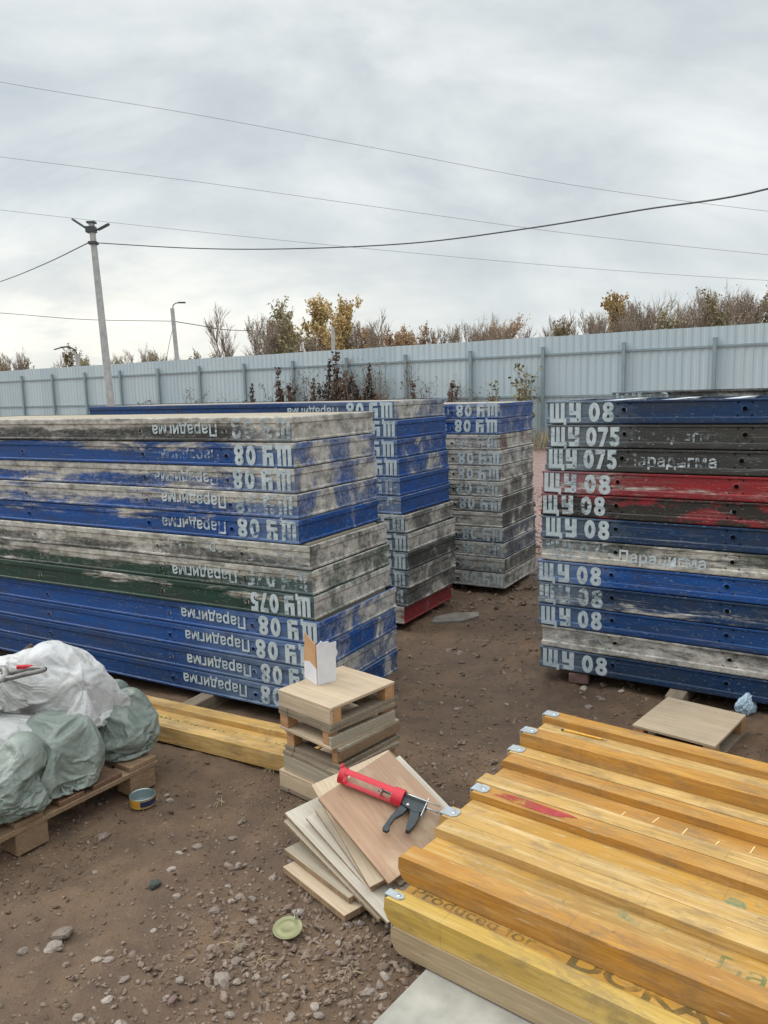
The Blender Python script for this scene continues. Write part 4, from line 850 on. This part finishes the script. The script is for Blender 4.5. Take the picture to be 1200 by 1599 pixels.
lettering('Парадигма', .088, M_GREENINK, b1, .89, .098, WZ, 1.1)
mb = MB()
for k in range(9):
    x = .50+.10*k; y = .10+.03*((k*5) % 3)/2; mb.add([(x, y, WZ), (x+.004, y, WZ), (x+.007+.004*(k % 2), y+.045, WZ), (x+.003+.004*(k % 2), y+.045, WZ)], [(0, 1, 2, 3)])
me = bpy.data.meshes.new('pale_scratch'); me.from_pydata(mb.v, [], mb.f); me.materials.append(plain('pale_scratch', (.75, .55, .25), .8)); link('pale_scratch', me, None, b3)
# pencil on the raised beam
pc = empty('pencil', BN*2.818 + BT*(-1.31) + Vector((0, 0, Z4-.028+.0065)), R(-36), 'yellow pencil lying on the raised back beam of the yellow pile', 'pencil')
M_PENC = plain('pencil_yellow', (.75, .38, .02), .4); hexp = [(.0038*math.cos(R(60*k)), .0038*math.sin(R(60*k))) for k in range(6)]
mb = MB(); mb.prism(hexp, 0, .155, Matrix.Rotation(R(90), 4, 'Y')); mb.build('barrel', M_PENC, pc)
mb = MB(); mb.lathe([(.0036, 0), (.0010, .018)], 8, Matrix.Translation((.155, 0, 0)) @ Matrix.Rotation(R(90), 4, 'Y')); mb.build('sharpened_tip', M_BLOCK, pc)
mb = MB(); mb.lathe([(.0010, 0), (.0001, .005)], 8, Matrix.Translation((.173, 0, 0)) @ Matrix.Rotation(R(90), 4, 'Y')); mb.build('lead', M_HOLESHADE_LEAD, pc)
mb = MB(); mb.lathe([(.0001, -.012), (.0036, -.012), (.0036, 0)], 8, Matrix.Rotation(R(90), 4, 'Y')); mb.build('dark_end', M_BLACKPL, pc)
# board the pile rests on
mb = MB(); mb.box((0, 0, 0), (1.6, .62, .033), None, .002); o = mb.build('base_board', plain('weathered_grey_board', (.36, .345, .30), .85, 0, .25, 7, .25)); o.location = (.135, 2.03, -.006); o.rotation_euler = (0, 0, R(-131.0+90)); 
o.matrix_world = Matrix.Translation((.175, 2.065, .0)) @ Matrix.Rotation(R(-38), 4, 'Z') @ Matrix.Translation((-.05, -.60, -.004)); tag(o, 'weathered grey board lying on the ground under the yellow beam pile', 'board')
# single beam on the ground left
gb = beam(0, 0, .085, (M_YELEDGE, M_YELEDGE, M_YELEDGE), '', 'single yellow beam lying on the dirt beside the front left stack', None, 2.2, 'formwork_beam', (-.50, 3.30, .0), R(151))
gb.rotation_euler = (0, 0, R(-29)); gb.location = (-.40-2.2*math.cos(R(29)), 3.245+2.2*math.sin(R(29)), .004)
lettering('Парадигма 32-4200', .085, M_GREENINK, gb, 1.16, .092, WZ, 1.15)

# ------------------------------------------------------------------ small pallets
def small_pallet(c, ang, z, lx, ly, h, inv, label, group, deckmat=M_PLY, seed=0, cl=False, cr_=False):
    rd = random.Random(seed); rt = empty('small_pallet', (c[0], c[1], z), R(ang), label, 'small pallet', group)
    def zz_(a, b_): return (a, b_) if not inv else (h-b_, h-a)
    mb = MB(); z0, z1 = zz_(h-.013, h); mb.box((0, 0, z0), (lx, ly, z1), None, .0015); mb.build('deck_sheet', deckmat, rt)
    z0, z1 = zz_(.018, h-.0132)
    for (x, y) in ((0, 0), (lx-.055, 0), (0, ly-.06), (lx-.055, ly-.06)):
        mb = MB(); j = rd.uniform(0, .004); mb.box((x+.001+j, y+(.0165 if cl and y == 0 else .001+j), z0), (x+(.0380 if cr_ and x > 0 else .054-j), y+.059-j, z1), None, .002); mb.build('corner_block', M_BLOCK, rt)
    z0, z1 = zz_(0, .0178)
    for x in (0, lx-.055):
        mb = MB(); mb.box((x-.001, -.002, z0), (x+.056, ly+.002, z1), None, .0015); mb.build('runner', M_OLDWOOD, rt)
    z0, z1 = zz_(.0181, h-.0133)
    if cl:
        mb = MB(); mb.box((.002, -.0012, z0), (lx-.004, .0155, z1), None, .001); mb.build('side_plank', M_PLYGREY if seed % 2 else M_PLY, rt)
    if cr_:
        mb = MB(); mb.box((lx-.0155, .017 if cl else .002, z0+(.016 if seed == 2 else 0)), (lx+.0012, ly-.002-(.05 if seed == 1 else 0), z1-(.018 if seed in (1, 3) else 0)), None, .001); mb.build('side_plank', (M_PLYGREY, M_OLDWOOD, M_PALWOOD)[seed % 3], rt)
    mb = MB(); z0, z1 = zz_(.0, .0176); mb.box((.0572, .0, z0), (lx-.0572, .055, z1), None, .0015); mb.box((.0572, ly-.07, z0), (lx-.0572, ly-.0, z1), None, .0015); mb.build('bottom_board', M_OLDWOOD, rt)
    return rt
SP = 'small pallets stacked by the beams'
zc = -.004
for i, (dx, dy, da, inv, lab) in enumerate([(.0, .0, 1.5, False, 'small pallet on the ground, lowest of the small stack'), (.012, -.004, -1, True, 'small upturned pallet, second from the bottom of the small stack'), (.02, .008, 2, False, 'small pallet in the middle of the small stack'), (.0, .01, -1.5, True, 'small upturned pallet just below the top one of the small stack'), (.002, .0, 0, False, 'small pallet topping the small stack, the torn carton on its deck')]):
    lx, ly = (.322, .368) if i < 4 else (.318, .372)
    small_pallet((-.462+dx-.01*(i == 0), 3.158+dy), -43+da, zc, lx, ly, .0875, inv, lab, SP, M_PLY if i != 2 else M_PLYGREY, i, (1, 1, 0, 0, 1)[i], (0, 1, 1, 1, 0)[i]); zc += .0883
small_pallet((1.125, 3.485), 35-90+14, -.004, .375, .425, .10, False, 'small pallet lying alone on the dirt in front of the right stack', SP, M_PLY, 7)
small_pallet((1.575, 3.10), -28, -.004, .36, .40, .10, False, 'small pallet cut off by the right edge beyond the yellow beams', SP, M_PLYGREY, 9)
# torn carton on top
cz = zc; ct = empty('torn_carton', (-.300, 3.185, cz+.0005), 0, 'torn open white carton with a brown inside standing on the small pallet stack', 'carton')
K0 = Vector((0, 0, 0)); dl = Vector((-.062, .105, 0)); dr = Vector((.076, .055, 0))
def sheet(name, poly, base, dx, mat, thick=.003):
    mb = MB(); x = dx.normalized(); z = Vector((0, 0, 1)); y = z.cross(x); mb.prism(poly, 0, thick, frame(base, x, z, -y)); return mb.build(name, mat, ct)
ll, lr = dl.length, dr.length
sheet('left_wall', [(.003, 0), (ll, 0), (ll*.98, .075), (ll*.55, .088), (.003, .072)], K0, dl, M_WHITECARD)
sheet('brown_flap', [(.003, .0725), (ll*.55, .0885), (ll*.98, .0755), (ll*.86, .205), (ll*.62, .196), (.006, .178)], K0, dl, M_CARD)
sheet('right_wall', [(.004, 0), (lr, 0), (lr*1.02, .10), (lr*1.13, .122), (lr*1.10, .135), (lr*1.06, .138), (lr*1.07, .172), (lr*.74, .170), (lr*.66, .180), (lr*.36, .182), (lr*.30, .190), (.12*lr, .176), (.004, .172)], K0, dr, M_WHITECARD)
sheet('back_wall', [(0, 0), (lr*.9, 0), (lr*.9, .12), (lr*.4, .15), (0, .10)], dl+Vector((0, .003, 0)), dr, M_CARD)

# ------------------------------------------------------------------ plywood offcuts
def board(A, B, th, wd, tk, mat, label):
    A, B = Vector(A), Vector(B); e = (B-A); ln = e.length; e.normalize(); h = Vector((-e.y, e.x, 0)).normalized(); v = e.cross(h); v = v if v.z > 0 else -v
    w_ = (math.cos(R(th))*h + math.sin(R(th))*v).normalized(); n = e.cross(w_).normalized(); n = n if n.z > 0 else -n
    if e.cross(w_).dot(n) < 0: M_ = frame(A+e*ln, -e, w_, n); 
    else: M_ = frame(A, e, w_, n)
    mb = MB(); mb.mi = 0; mb.box((0, 0, -tk), (ln, wd, 0), None, .0012)
    me = mb.mesh('plywood_offcut', [mat, M_PLYEDGE])
    for p in me.polygons: p.material_index = 0 if abs(p.normal.z) > .5 else 1
    o = link('plywood_offcut', me); o.matrix_world = M_; return tag(o, label, 'plywood board', 'plywood offcuts in the fanned pile')
board((-.384, 2.548, .026), (-.158, 2.278, .024), 0, .34, .024, M_PLY, 'thick plywood offcut at the bottom of the fanned pile, lying on stones')
board((-.386, 2.613, .052), (-.145, 2.331, .048), 2, .33, .020, M_PLYGREY, 'greenish grey plywood offcut second from the bottom of the fanned pile')
board((-.394, 2.683, .120), (-.049, 2.238, .038), 5, .30, .014, M_PLYGREY, 'long plywood offcut low in the fan, just under the white-faced one')
board((-.391, 2.701, .140), (-.021, 2.201, .052), 6, .28, .012, M_PLYPALE, 'long plywood offcut with a whitish face low in the fanned pile')
board((-.307, 2.631, .160), (-.073, 2.321, .075), 10, .31, .012, M_PLYPALE, 'narrow-showing plywood offcut above the white-faced one in the fan')
board((-.275, 2.640, .183), (-.072, 2.315, .088), 12, .31, .012, M_PLYGREY, 'greyish plywood offcut in the middle of the fanned pile')
board((-.294, 2.740, .226), (-.076, 2.307, .100), 13, .32, .012, M_PLY, 'light tan plywood offcut directly under the reddish top one')
board((-.255, 2.575, .262), (-.015, 2.299, .116), 17, .315, .013, M_PLYRED, 'reddish plywood offcut on top of the fanned pile, under the red gun')
board((-.215, 2.600, .232), (.02, 2.33, .088), 17, .315, .012, M_PLYPALE, 'pale plywood offcut sticking out behind the reddish top one')
board((-.21, 2.86, .20), (-.06, 2.66, .14), 8, .25, .06, M_OLDWOOD, 'old timber piece propping the far side of the fanned plywood pile')

# ------------------------------------------------------------------ caulking gun
gn = Vector((.023, -.474, .880)).normalized(); P0 = Vector((-.182, 2.625, .325)); P1 = Vector((.055, 2.529, .268))
gx = (P1-P0).normalized(); gz = (gn-gx*gn.dot(gx)).normalized(); gy = gz.cross(gx)
gun = bpy.data.objects.new('caulking_gun', None); COL.objects.link(gun); gun.matrix_world = frame(P0+gx*.012, gx, gy, gz) @ Matrix.Scale(.91, 4)
tag(gun, 'red caulking gun with dark grey handle lying on the reddish plywood', 'caulking gun')
def shell(x0, x1, r0, r1, a0, a1, th=.003, n=14):
    mb = MB(); vs = []; fs = []
    for (x, r_) in ((x0, r0), (x1, r1)):
        for rr in (r_, r_-th):
            for k in range(n+1): a = R(a0+(a1-a0)*k/n); vs.append((x, rr*math.cos(a), rr*math.sin(a)))
    m_ = n+1
    for k in range(n): fs += [(k, k+1, 2*m_+k+1, 2*m_+k), (m_+k, 3*m_+k, 3*m_+k+1, m_+k+1), (k, m_+k, m_+k+1, k+1), (2*m_+k, 2*m_+k+1, 3*m_+k+1, 3*m_+k)]
    fs += [(0, 2*m_, 3*m_, m_), (n, m_+n, 3*m_+n, 2*m_+n)]; mb.add(vs, fs); return mb
RG = .030
cr = MB()
for a0, a1 in ((52, 108), (205, 268)):
    s_ = shell(.014, .222, RG, RG, a0, a1); cr.add(s_.v, s_.f)
for (x0, x1, ra, rb, th) in ((-.006, .016, .034, .031, .004), (.215, .258, .033, .034, .006)):
    s_ = shell(x0, x1, ra, rb, 0, 360, th, 28); cr.add(s_.v, s_.f)
cr.lathe([(.033, .256), (.012, .2575)], 28, Matrix.Rotation(R(90), 4, 'Y'))
cr.box((-.012, .012, .012), (-.002, .032, .034), Matrix.Rotation(.2, 4, 'X'), .003)
cr.build('cradle', M_RED, gun, False)
mb = MB(); X90 = Matrix.Rotation(R(90), 4, 'Y')
mb.lathe([(.0001, .168), (.021, .168), (.022, .172), (.0001, .174)], 20, X90); mb.tube([(.17, 0, 0), (.44, 0, .004)], .0042, 10); mb.lathe([(.0001, .155), (.007, .156), (.008, .166), (.0001, .168)], 12, X90); mb.build('piston_rod', M_RIVET, gun, True)
mb = MB(); mb.tube([(.255, .012, .024), (.40, .014, .022)], .0030, 8); mb.build('guide_rod', M_RIVET, gun, True)
def plate(name, poly, z0, z1, mat, bev=.003):
    mb = MB(); mb.prism(poly, z0, z1); o = mb.build(name, mat, gun); me = o.data; bm = bmesh.new(); bm.from_mesh(me); bmesh.ops.bevel(bm, geom=bm.edges[:], offset=bev, segments=2, affect='EDGES', profile=.6); bm.to_mesh(me); bm.free(); return o
plate('body', [(.257, .026), (.345, .020), (.352, .002), (.345, -.030), (.318, -.040), (.268, -.030), (.257, -.024)], -.014, .014, M_BLACKPL)
plate('trigger', [(.262, -.022), (.288, -.036), (.280, -.062), (.262, -.088), (.256, -.118), (.262, -.140), (.256, -.150), (.240, -.150), (.234, -.142), (.238, -.118), (.243, -.086), (.250, -.060)], -.008, .008, M_BLACKPL)
plate('handle', [(.300, -.032), (.335, -.028), (.342, -.060), (.338, -.090), (.330, -.116), (.316, -.120), (.311, -.095), (.308, -.066)], -.012, .012, M_BLACKPL)
mb = MB(); mb.box((.346, -.05, -.004), (.3485, .030, .022)); mb.build('release_plate', M_RIVET, gun)
mb = MB(); mb.lathe([(.0001, .004), (.006, .003), (.007, 0)], 14, Matrix.Translation((.285, -.022, .0142))); mb.build('pivot_bolt', M_RIVET, gun, True)

# ------------------------------------------------------------------ pallet with sacks
A0 = Vector((-1.004, 3.221, 0)); e1 = Vector((-.562, -.827, 0)).normalized(); e2 = Vector((e1.y, -e1.x, 0))
if e2.x > 0: e2 = -e2
pal = empty('wooden_pallet', A0, 0, 'wet brown wooden pallet carrying the rubbish sacks', 'pallet')
PM = frame(Vector((0, 0, 0)), e1, e2, Vector((0, 0, 1)))
rp = random.Random(2)
for k in range(7):
    x0 = .0 + k*.178; wd = .12+rp.uniform(-.01, .02); mb = MB(); mb.box((x0, .004, .1085), (x0+wd, .80, .1285), PM, .002); mb.build('deck_board', M_WETWOOD if k % 3 else M_PALWOOD, pal)
for y in (.0, .35, .70):
    mb = MB(); mb.box((-.004, y, .0875), (1.2, y+.10, .108), PM, .002); mb.build('stringer_board', M_PALWOOD, pal)
    for x in (0.01, .52, 1.05):
        mb = MB(); mb.box((x, y+.003, .0), (x+.13, y+.097, .087), PM, .004); mb.build('pallet_block', M_PALWOOD, pal)
def sackmat(name, c0, c1, dirt):
    m, t, b = newmat(name); v = objvec(t); n = noi(t, v, 4, 5, .6)
    c = mixc(t, ramp(t, [(.35, 0.0), (.65, 1.0)], n), c0, c1); c = mixc(t, ramp(t, [(.55, 0.0), (.78, .55)], noi(t, mapping(t, v, (1, 1, 1), (4, 4, 4)), 5, 5, .65)), c, dirt)
    L(t, c, b.inputs['Base Color']); b.inputs['Roughness'].default_value = .42
    wv = t.nodes.new('ShaderNodeTexWave'); wv.inputs['Scale'].default_value = 60; L(t, v, wv.inputs['Vector'])
    wr = mth(t, 'MULTIPLY', mth(t, 'ABSOLUTE', mth(t, 'SUBTRACT', noi(t, mapping(t, v, (1, 1, .7)), 8, 4, .55, 1.2), .5)), 2.2); wr2 = mth(t, 'ABSOLUTE', mth(t, 'SUBTRACT', noi(t, v, 21, 4, .6, 1.0), .5))
    bump(t, b, mth(t, 'ADD', mth(t, 'ADD', wr, mth(t, 'MULTIPLY', wr2, .8)), mth(t, 'MULTIPLY', wv.outputs['Fac'], .03)), .42, .016); return m
M_SW = sackmat('white_woven_sack', (.45, .445, .44), (.56, .56, .565), (.30, .255, .20)); M_SG = sackmat('green_woven_sack', (.155, .185, .16), (.235, .265, .235), (.14, .13, .10)); M_SC = sackmat('pale_film', (.42, .42, .41), (.54, .535, .52), (.30, .27, .22))
def sack(c, rad, seed, mat, label, peak=None, yaw=0, sag=.7, amp=1.0, pk=.9, kind='rubbish_sack'):
    bm = bmesh.new(); bmesh.ops.create_icosphere(bm, subdivisions=6, radius=1); of = Vector((seed*7.13, seed*3.7, seed*1.9)); pk_d = Vector(peak).normalized() if peak else None
    def ridge(p): return 1-abs(noise.noise(p))*2.2
    rd = random.Random(seed); planes = [(Vector((rd.gauss(0, 1), rd.gauss(0, 1), rd.gauss(0, .8))).normalized(), rd.uniform(.74, .93)) for _ in range(12)]
    for v in bm.verts:
        d = v.co.normalized()
        ex = 2.6; rr = (abs(d.x)**ex+abs(d.y)**ex+abs(d.z)**ex)**(-1/ex)
        for n_, k in planes:
            cc = d.dot(n_)
            if cc > .05:
                lim = k/cc*1.08
                if lim < rr: rr = rr*.25+lim*.75
        wv = Vector((noise.noise(d*1.3+of), noise.noise(d*1.3+of+Vector((9, 0, 0))), noise.noise(d*1.3+of+Vector((0, 9, 0)))))*.5
        q = d+wv
        if pk_d:
            t_ = max(0, d.dot(pk_d)); rr *= 1+pk*max(0, (t_-.70)/.30)**1.6 - .12*max(0, (t_-.3)/.7)
            ax = q - pk_d*q.dot(pk_d); q = ax*(1+1.8*t_**3)+pk_d*q.dot(pk_d)*.45
        h = .085*ridge(q*1.5+of) + .060*ridge(q*3.0+of*1.3) + .030*ridge(q*6.3+of) + .012*ridge(q*13+of)
        rr += (h-.09)*amp
        p = Vector((d.x*rad[0], d.y*rad[1], d.z*rad[2]))*rr
        if p.z < -rad[2]*sag: p.z = -rad[2]*sag + (p.z+rad[2]*sag)*.10; p.x *= 1.04; p.y *= 1.04
        v.co = p
    for q in bm.faces: q.smooth = True
    me = bpy.data.meshes.new(kind); bm.to_mesh(me); bm.free(); me.materials.append(mat)
    o = link(kind, me); o.location = c; o.rotation_euler = (0, 0, R(yaw)); return tag(o, label, 'sack', 'rubbish sacks on the pallet')
def cloth_sack(c, rad, seed, mat, label, peak=None, yaw=0, slack=1.25, pk=.3, press=-5, floor=.7, sub=6, frames=22, kind='rubbish_sack'):
    # a loose bag let down over a lumpy filling: folds come from the cloth solver
    ts = bpy.data.scenes.new('settling'); of = Vector((seed*7.1, seed*3.3, seed*1.7)); pd = Vector(peak).normalized() if peak else None; floor = -floor
    rl_ = random.Random(seed); lumps = [Vector((rl_.gauss(0, 1), rl_.gauss(0, 1), rl_.gauss(.2, .8))).normalized() for _ in range(6)]
    def shape(d, inner):
        rr = (abs(d.x)**3+abs(d.y)**3+abs(d.z)**3)**(-1/3)
        rr *= 1+.16*noise.noise(d*1.4+of)+((.24*noise.noise(d*3.0+of)+.12*abs(noise.noise(d*2.3+of*2))) if inner else 0)
        if pd:
            t_ = max(0, d.dot(pd)); rr *= 1+pk*max(0, (t_-.45)/.55)**2.6*(.35 if inner else 1.5)
        if inner:
            for b_ in lumps: rr *= 1+.34*max(0, (d.dot(b_)-.74)/.26)**1.3
        p = Vector((d.x*rad[0], d.y*rad[1], d.z*rad[2]))*rr
        if inner: p.x *= .90; p.y *= .90
        if p.z < rad[2]*floor: p.z = rad[2]*floor+(p.z-rad[2]*floor)*.12
        return p
    def ball(sb, inner, k, nm):
        bm = bmesh.new(); bmesh.ops.create_icosphere(bm, subdivisions=sb, radius=1)
        for v in bm.verts: v.co = shape(v.co.normalized(), inner)*k
        me = bpy.data.meshes.new(nm); bm.to_mesh(me); bm.free(); o = bpy.data.objects.new(nm, me); ts.collection.objects.link(o); return o
    core = ball(4, True, .86, 'filling'); core.modifiers.new('c', 'COLLISION'); core.collision.thickness_outer = .004; core.collision.cloth_friction = 12; core.collision.damping = .6
    pm = bpy.data.meshes.new('deck'); pm.from_pydata([(-1, -1, 0), (1, -1, 0), (1, 1, 0), (-1, 1, 0)], [], [(0, 1, 2, 3)]); fo = bpy.data.objects.new('deck', pm); fo.location.z = rad[2]*floor*1.02
    ts.collection.objects.link(fo); fo.modifiers.new('c', 'COLLISION'); fo.collision.thickness_outer = .004
    cl_o = ball(sub, False, slack*.95, 'bag'); m = cl_o.modifiers.new('c', 'CLOTH'); st = m.settings
    st.quality = 6; st.mass = .12; st.tension_stiffness = 20; st.compression_stiffness = 20; st.shear_stiffness = 3; st.bending_stiffness = .015; st.air_damping = 1
    st.use_pressure = True; st.uniform_pressure_force = press; m.collision_settings.use_self_collision = False; m.collision_settings.collision_quality = 3; m.collision_settings.distance_min = .004
    m.point_cache.frame_start = 1; m.point_cache.frame_end = frames+2; ts.gravity = (0, 0, -9.8)
    for fr in range(1, frames+1): ts.frame_set(fr)
    dg = ts.view_layers[0].depsgraph; dg.update(); me = bpy.data.meshes.new_from_object(cl_o.evaluated_get(dg)); me.name = kind
    for o in (fo, core, cl_o):
        d_ = o.data; bpy.data.objects.remove(o); bpy.data.meshes.remove(d_)
    bpy.data.scenes.remove(ts)
    me.materials.clear(); me.materials.append(mat); me.polygons.foreach_set('use_smooth', [True]*len(me.polygons))
    o = link(kind, me); o.location = c; o.rotation_euler = (0, 0, R(yaw)); ss = o.modifiers.new('fine', 'SUBSURF'); ss.levels = ss.render_levels = 1
    return tag(o, label, 'sack', 'rubbish sacks on the pallet')
DK = .131
SK = dict(slack=1.62, press=-4.0, frames=28)
cloth_sack((-1.20, 3.30, DK+.7*.125), (.112, .112, .130), 3, M_SG, 'grey-green sack at the right end of the pallet beside the big white sack', (.2, .1, 1), 20, pk=.30, **SK)
cloth_sack((-1.32, 3.02, DK+.7*.13), (.120, .112, .135), 5, M_SG, 'grey-green sack bulging over the front edge of the pallet', (0, .3, 1), 50, pk=.30, **SK)
cloth_sack((-1.46, 2.76, DK+.7*.12), (.115, .11, .12), 8, M_SG, 'grey-green sack lowest at the left edge below the pale sack', (.3, .2, 1), 10, pk=.30, **SK)
cloth_sack((-1.55, 2.98, .31), (.12, .12, .09), 9, M_SC, 'pale grey sack at the left edge above a green sack', (.6, .1, .3), 0, pk=.3, floor=.8, **SK)
cloth_sack((-1.50, 3.42, DK+.7*.16), (.17, .17, .16), 14, M_SG, 'grey-green sack at the back of the pallet behind the big white sack', None, 0, 1.3, .3, -6, sub=5)
cloth_sack((-1.345, 3.22, .415), (.135, .13, .155), 11, M_SW, 'big white woven sack with a peaked top on the pile', (-.25, .1, 1), -15, pk=.6, floor=.85, **SK)
cloth_sack((-1.64, 3.36, .455), (.07, .065, .08), 13, M_SW, 'small crumpled white bag behind the steel ring', (.5, -.2, 1), 0, pk=.6, floor=.9, **SK)
cloth_sack((-1.53, 3.09, .475), (.085, .065, .065), 17, M_SC, 'folded off-white bag mouth below the steel ring at the left edge', (1, 0, .3), 30, pk=.7, floor=.9, **SK)
cloth_sack((-1.36, 3.47, .36), (.075, .05, .065), 21, M_SG, 'scrap of grey-green sack poking up behind the big white sack', (1, 0, .4), 0, pk=.5, floor=.9, slack=1.75, press=-6, frames=26)
# lifting ring and rods on top of the sacks
rg = empty('lifting_ring', (-1.475, 3.06, .565), 0, 'forged steel lifting ring with hook and chain lying on the sacks at the left edge', 'lifting ring')
mb = MB(); pts = []
for k in range(33):
    a = 2*math.pi*k/32; pts.append((.085*math.cos(a)+.012*math.cos(3*a), .045*math.sin(a), .012*math.cos(a)+.006))
mb.tube(pts, .0095, 10, False); mb.build('oval_ring', M_GREYSTEEL, rg, True)
mb = MB(); pts = [(-.17, .02, -.02), (-.12, .03, .01), (-.07, .01, .02), (-.05, -.03, .0), (-.08, -.05, -.02), (-.13, -.04, -.03)]; mb.tube(catmull(pts, 5), [.013]*26, 10); mb.build('hook', M_GREYSTEEL, rg, True)
for k in range(4):
    mb = MB(); pts = [(-.17-.045*k+.028*math.cos(2*math.pi*j/16), -.02*k+(.014*math.sin(2*math.pi*j/16) if k % 2 else 0), -.03-.042*k+(0 if k % 2 else .014*math.sin(2*math.pi*j/16))) for j in range(17)]; mb.tube(pts, .006, 8, False); mb.build('chain_link', M_GREYSTEEL, rg, True)
mb = MB(); mb.box((-.035, .036, .008), (.03, .050, .024), None, .003); mb.build('red_tag', M_RED, rg)
for k, (z, y, dz) in enumerate(((.50, 3.46, .035), (.475, 3.52, .01), (.515, 3.54, .02))):
    mb = MB(); mb.tube([(-2.42, y-.22, .012), (-2.0, y-.10, (z+dz)*.52), (-1.64, y, z+dz)], .011, 8); o = mb.build('rusty_rod', M_RUST, None, True); tag(o, ['rusty rod behind the lifting ring, nearest of three', 'rusty rod behind the lifting ring, lowest of three', 'rusty rod behind the lifting ring, highest of three'][k], 'rod', 'rusty rods on the sacks')

# ------------------------------------------------------------------ small litter
def canmat():
    m, t, b = newmat('printed_tin'); v = objvec(t, False); sp = t.nodes.new('ShaderNodeSeparateXYZ'); L(t, v, sp.inputs[0])
    ang = mth(t, 'ARCTAN2', sp.outputs[1], sp.outputs[0]); k = mth(t, 'GREATER_THAN', mth(t, 'SINE', mth(t, 'ADD', ang, 1.25)), -.55)
    band = mth(t, 'GREATER_THAN', mth(t, 'ABSOLUTE', mth(t, 'SUBTRACT', sp.outputs[2], .020)), .011)
    c = mixc(t, k, (.60, .30, .03), (.02, .03, .10)); c = mixc(t, mth(t, 'MULTIPLY', band, .6), c, (.55, .42, .12)); L(t, c, b.inputs['Base Color']); b.inputs['Roughness'].default_value = .35; return m
can = empty('tin_can', (-1.020, 3.045, .004), R(20), 'open orange and blue food tin standing on the dirt by the pallet', 'tin can')
mb = MB(); mb.lathe([(.0495, 0), (.051, .003), (.051, .036), (.0525, .040)], 40); mb.build('printed_wall', canmat(), can, True)
mb = MB(); mb.lathe([(.0525, .040), (.051, .0415), (.0485, .039), (.0485, .004), (.0001, .004)], 40); mb.build('inner_lining', plain('tin_lining', (.30, .36, .36), .3, .6, .1, 20), can, False)
lid = empty('tin_disc', (-.333, 2.245, .012), R(15), 'greenish gold tin lid lying on the dirt in front of the plywood pile', 'tin lid'); lid.rotation_euler = (R(7), R(-3), R(15))
M_LID = plain('gold_lacquer', (.25, .245, .125), .4, .35, .12, 20)
mb = MB(); mb.lathe([(.0001, .001), (.016, .001), (.018, .0022), (.030, .0022), (.032, .0008), (.042, .0008), (.0435, .002), (.046, .002), (.047, .0008), (.044, 0), (.0001, -.0005)], 40); mb.build('disc', M_LID, lid, True)
mb = MB(); pts = [(.034+.007*math.cos(2*math.pi*k/18), .034+.008*math.sin(2*math.pi*k/18), .012+.013*math.cos(2*math.pi*k/18)) for k in range(19)]; mb.tube(pts, .0022, 6, False); mb.build('ring_pull', M_RIVET, lid, True)
o = link('dark_stone', bpy.data.meshes.new_from_object(COL.objects['loose_stone'])); o.data.materials.clear(); o.data.materials.append(stone_mat('green_black_stone', (.03, .045, .042), (.04, .055, .05))); o.location = (-.815, 2.485, .012); o.scale = (.022, .022, .024); tag(o, 'dark greenish stone lying alone on the brown dirt left of the tin lid', 'stone')
def scrap():
    m, t, b = newmat('blue_film'); v = objvec(t); L(t, mixc(t, noi(t, v, 30, 4, .6), (.30, .45, .58), (.62, .74, .82)), b.inputs['Base Color']); b.inputs['Roughness'].default_value = .25; b.inputs['Alpha'].default_value = .9; return m
sc_o = sack((1.80, 3.80, .040), (.062, .032, .050), 23, scrap(), 'crumpled pale blue plastic scrap on the dirt by the right stack', (.4, 0, 1), 25, .8, 1.7, .5, 'plastic_scrap'); sc_o['category'] = 'plastic scrap'; del sc_o['group']
rl = random.Random(12)
for i, (x, y) in enumerate([(-.40, 2.12), (-.13, 2.06), (-.48, 2.17), (.30, 2.9), (-.70, 3.05), (-.52, 3.33)]):
    mb = MB(); 
    for k in range(7):
        a = rl.uniform(0, 6.28); l_ = rl.uniform(.02, .05); p = Vector((rl.uniform(-.015, .015), rl.uniform(-.015, .015), .002)); mb.tube([p, p+Vector((math.cos(a)*l_*.5, math.sin(a)*l_*.5, .012)), p+Vector((math.cos(a)*l_, math.sin(a)*l_, .004))], .0011, 4, False)
    o = mb.build('dry_grass_wisp', WM['straw']); o.location = (x, y, ground_h(x, y)+.004); tag(o, 'wisp of dry straw lying on the dirt', 'straw', 'wisps of dry straw on the dirt')
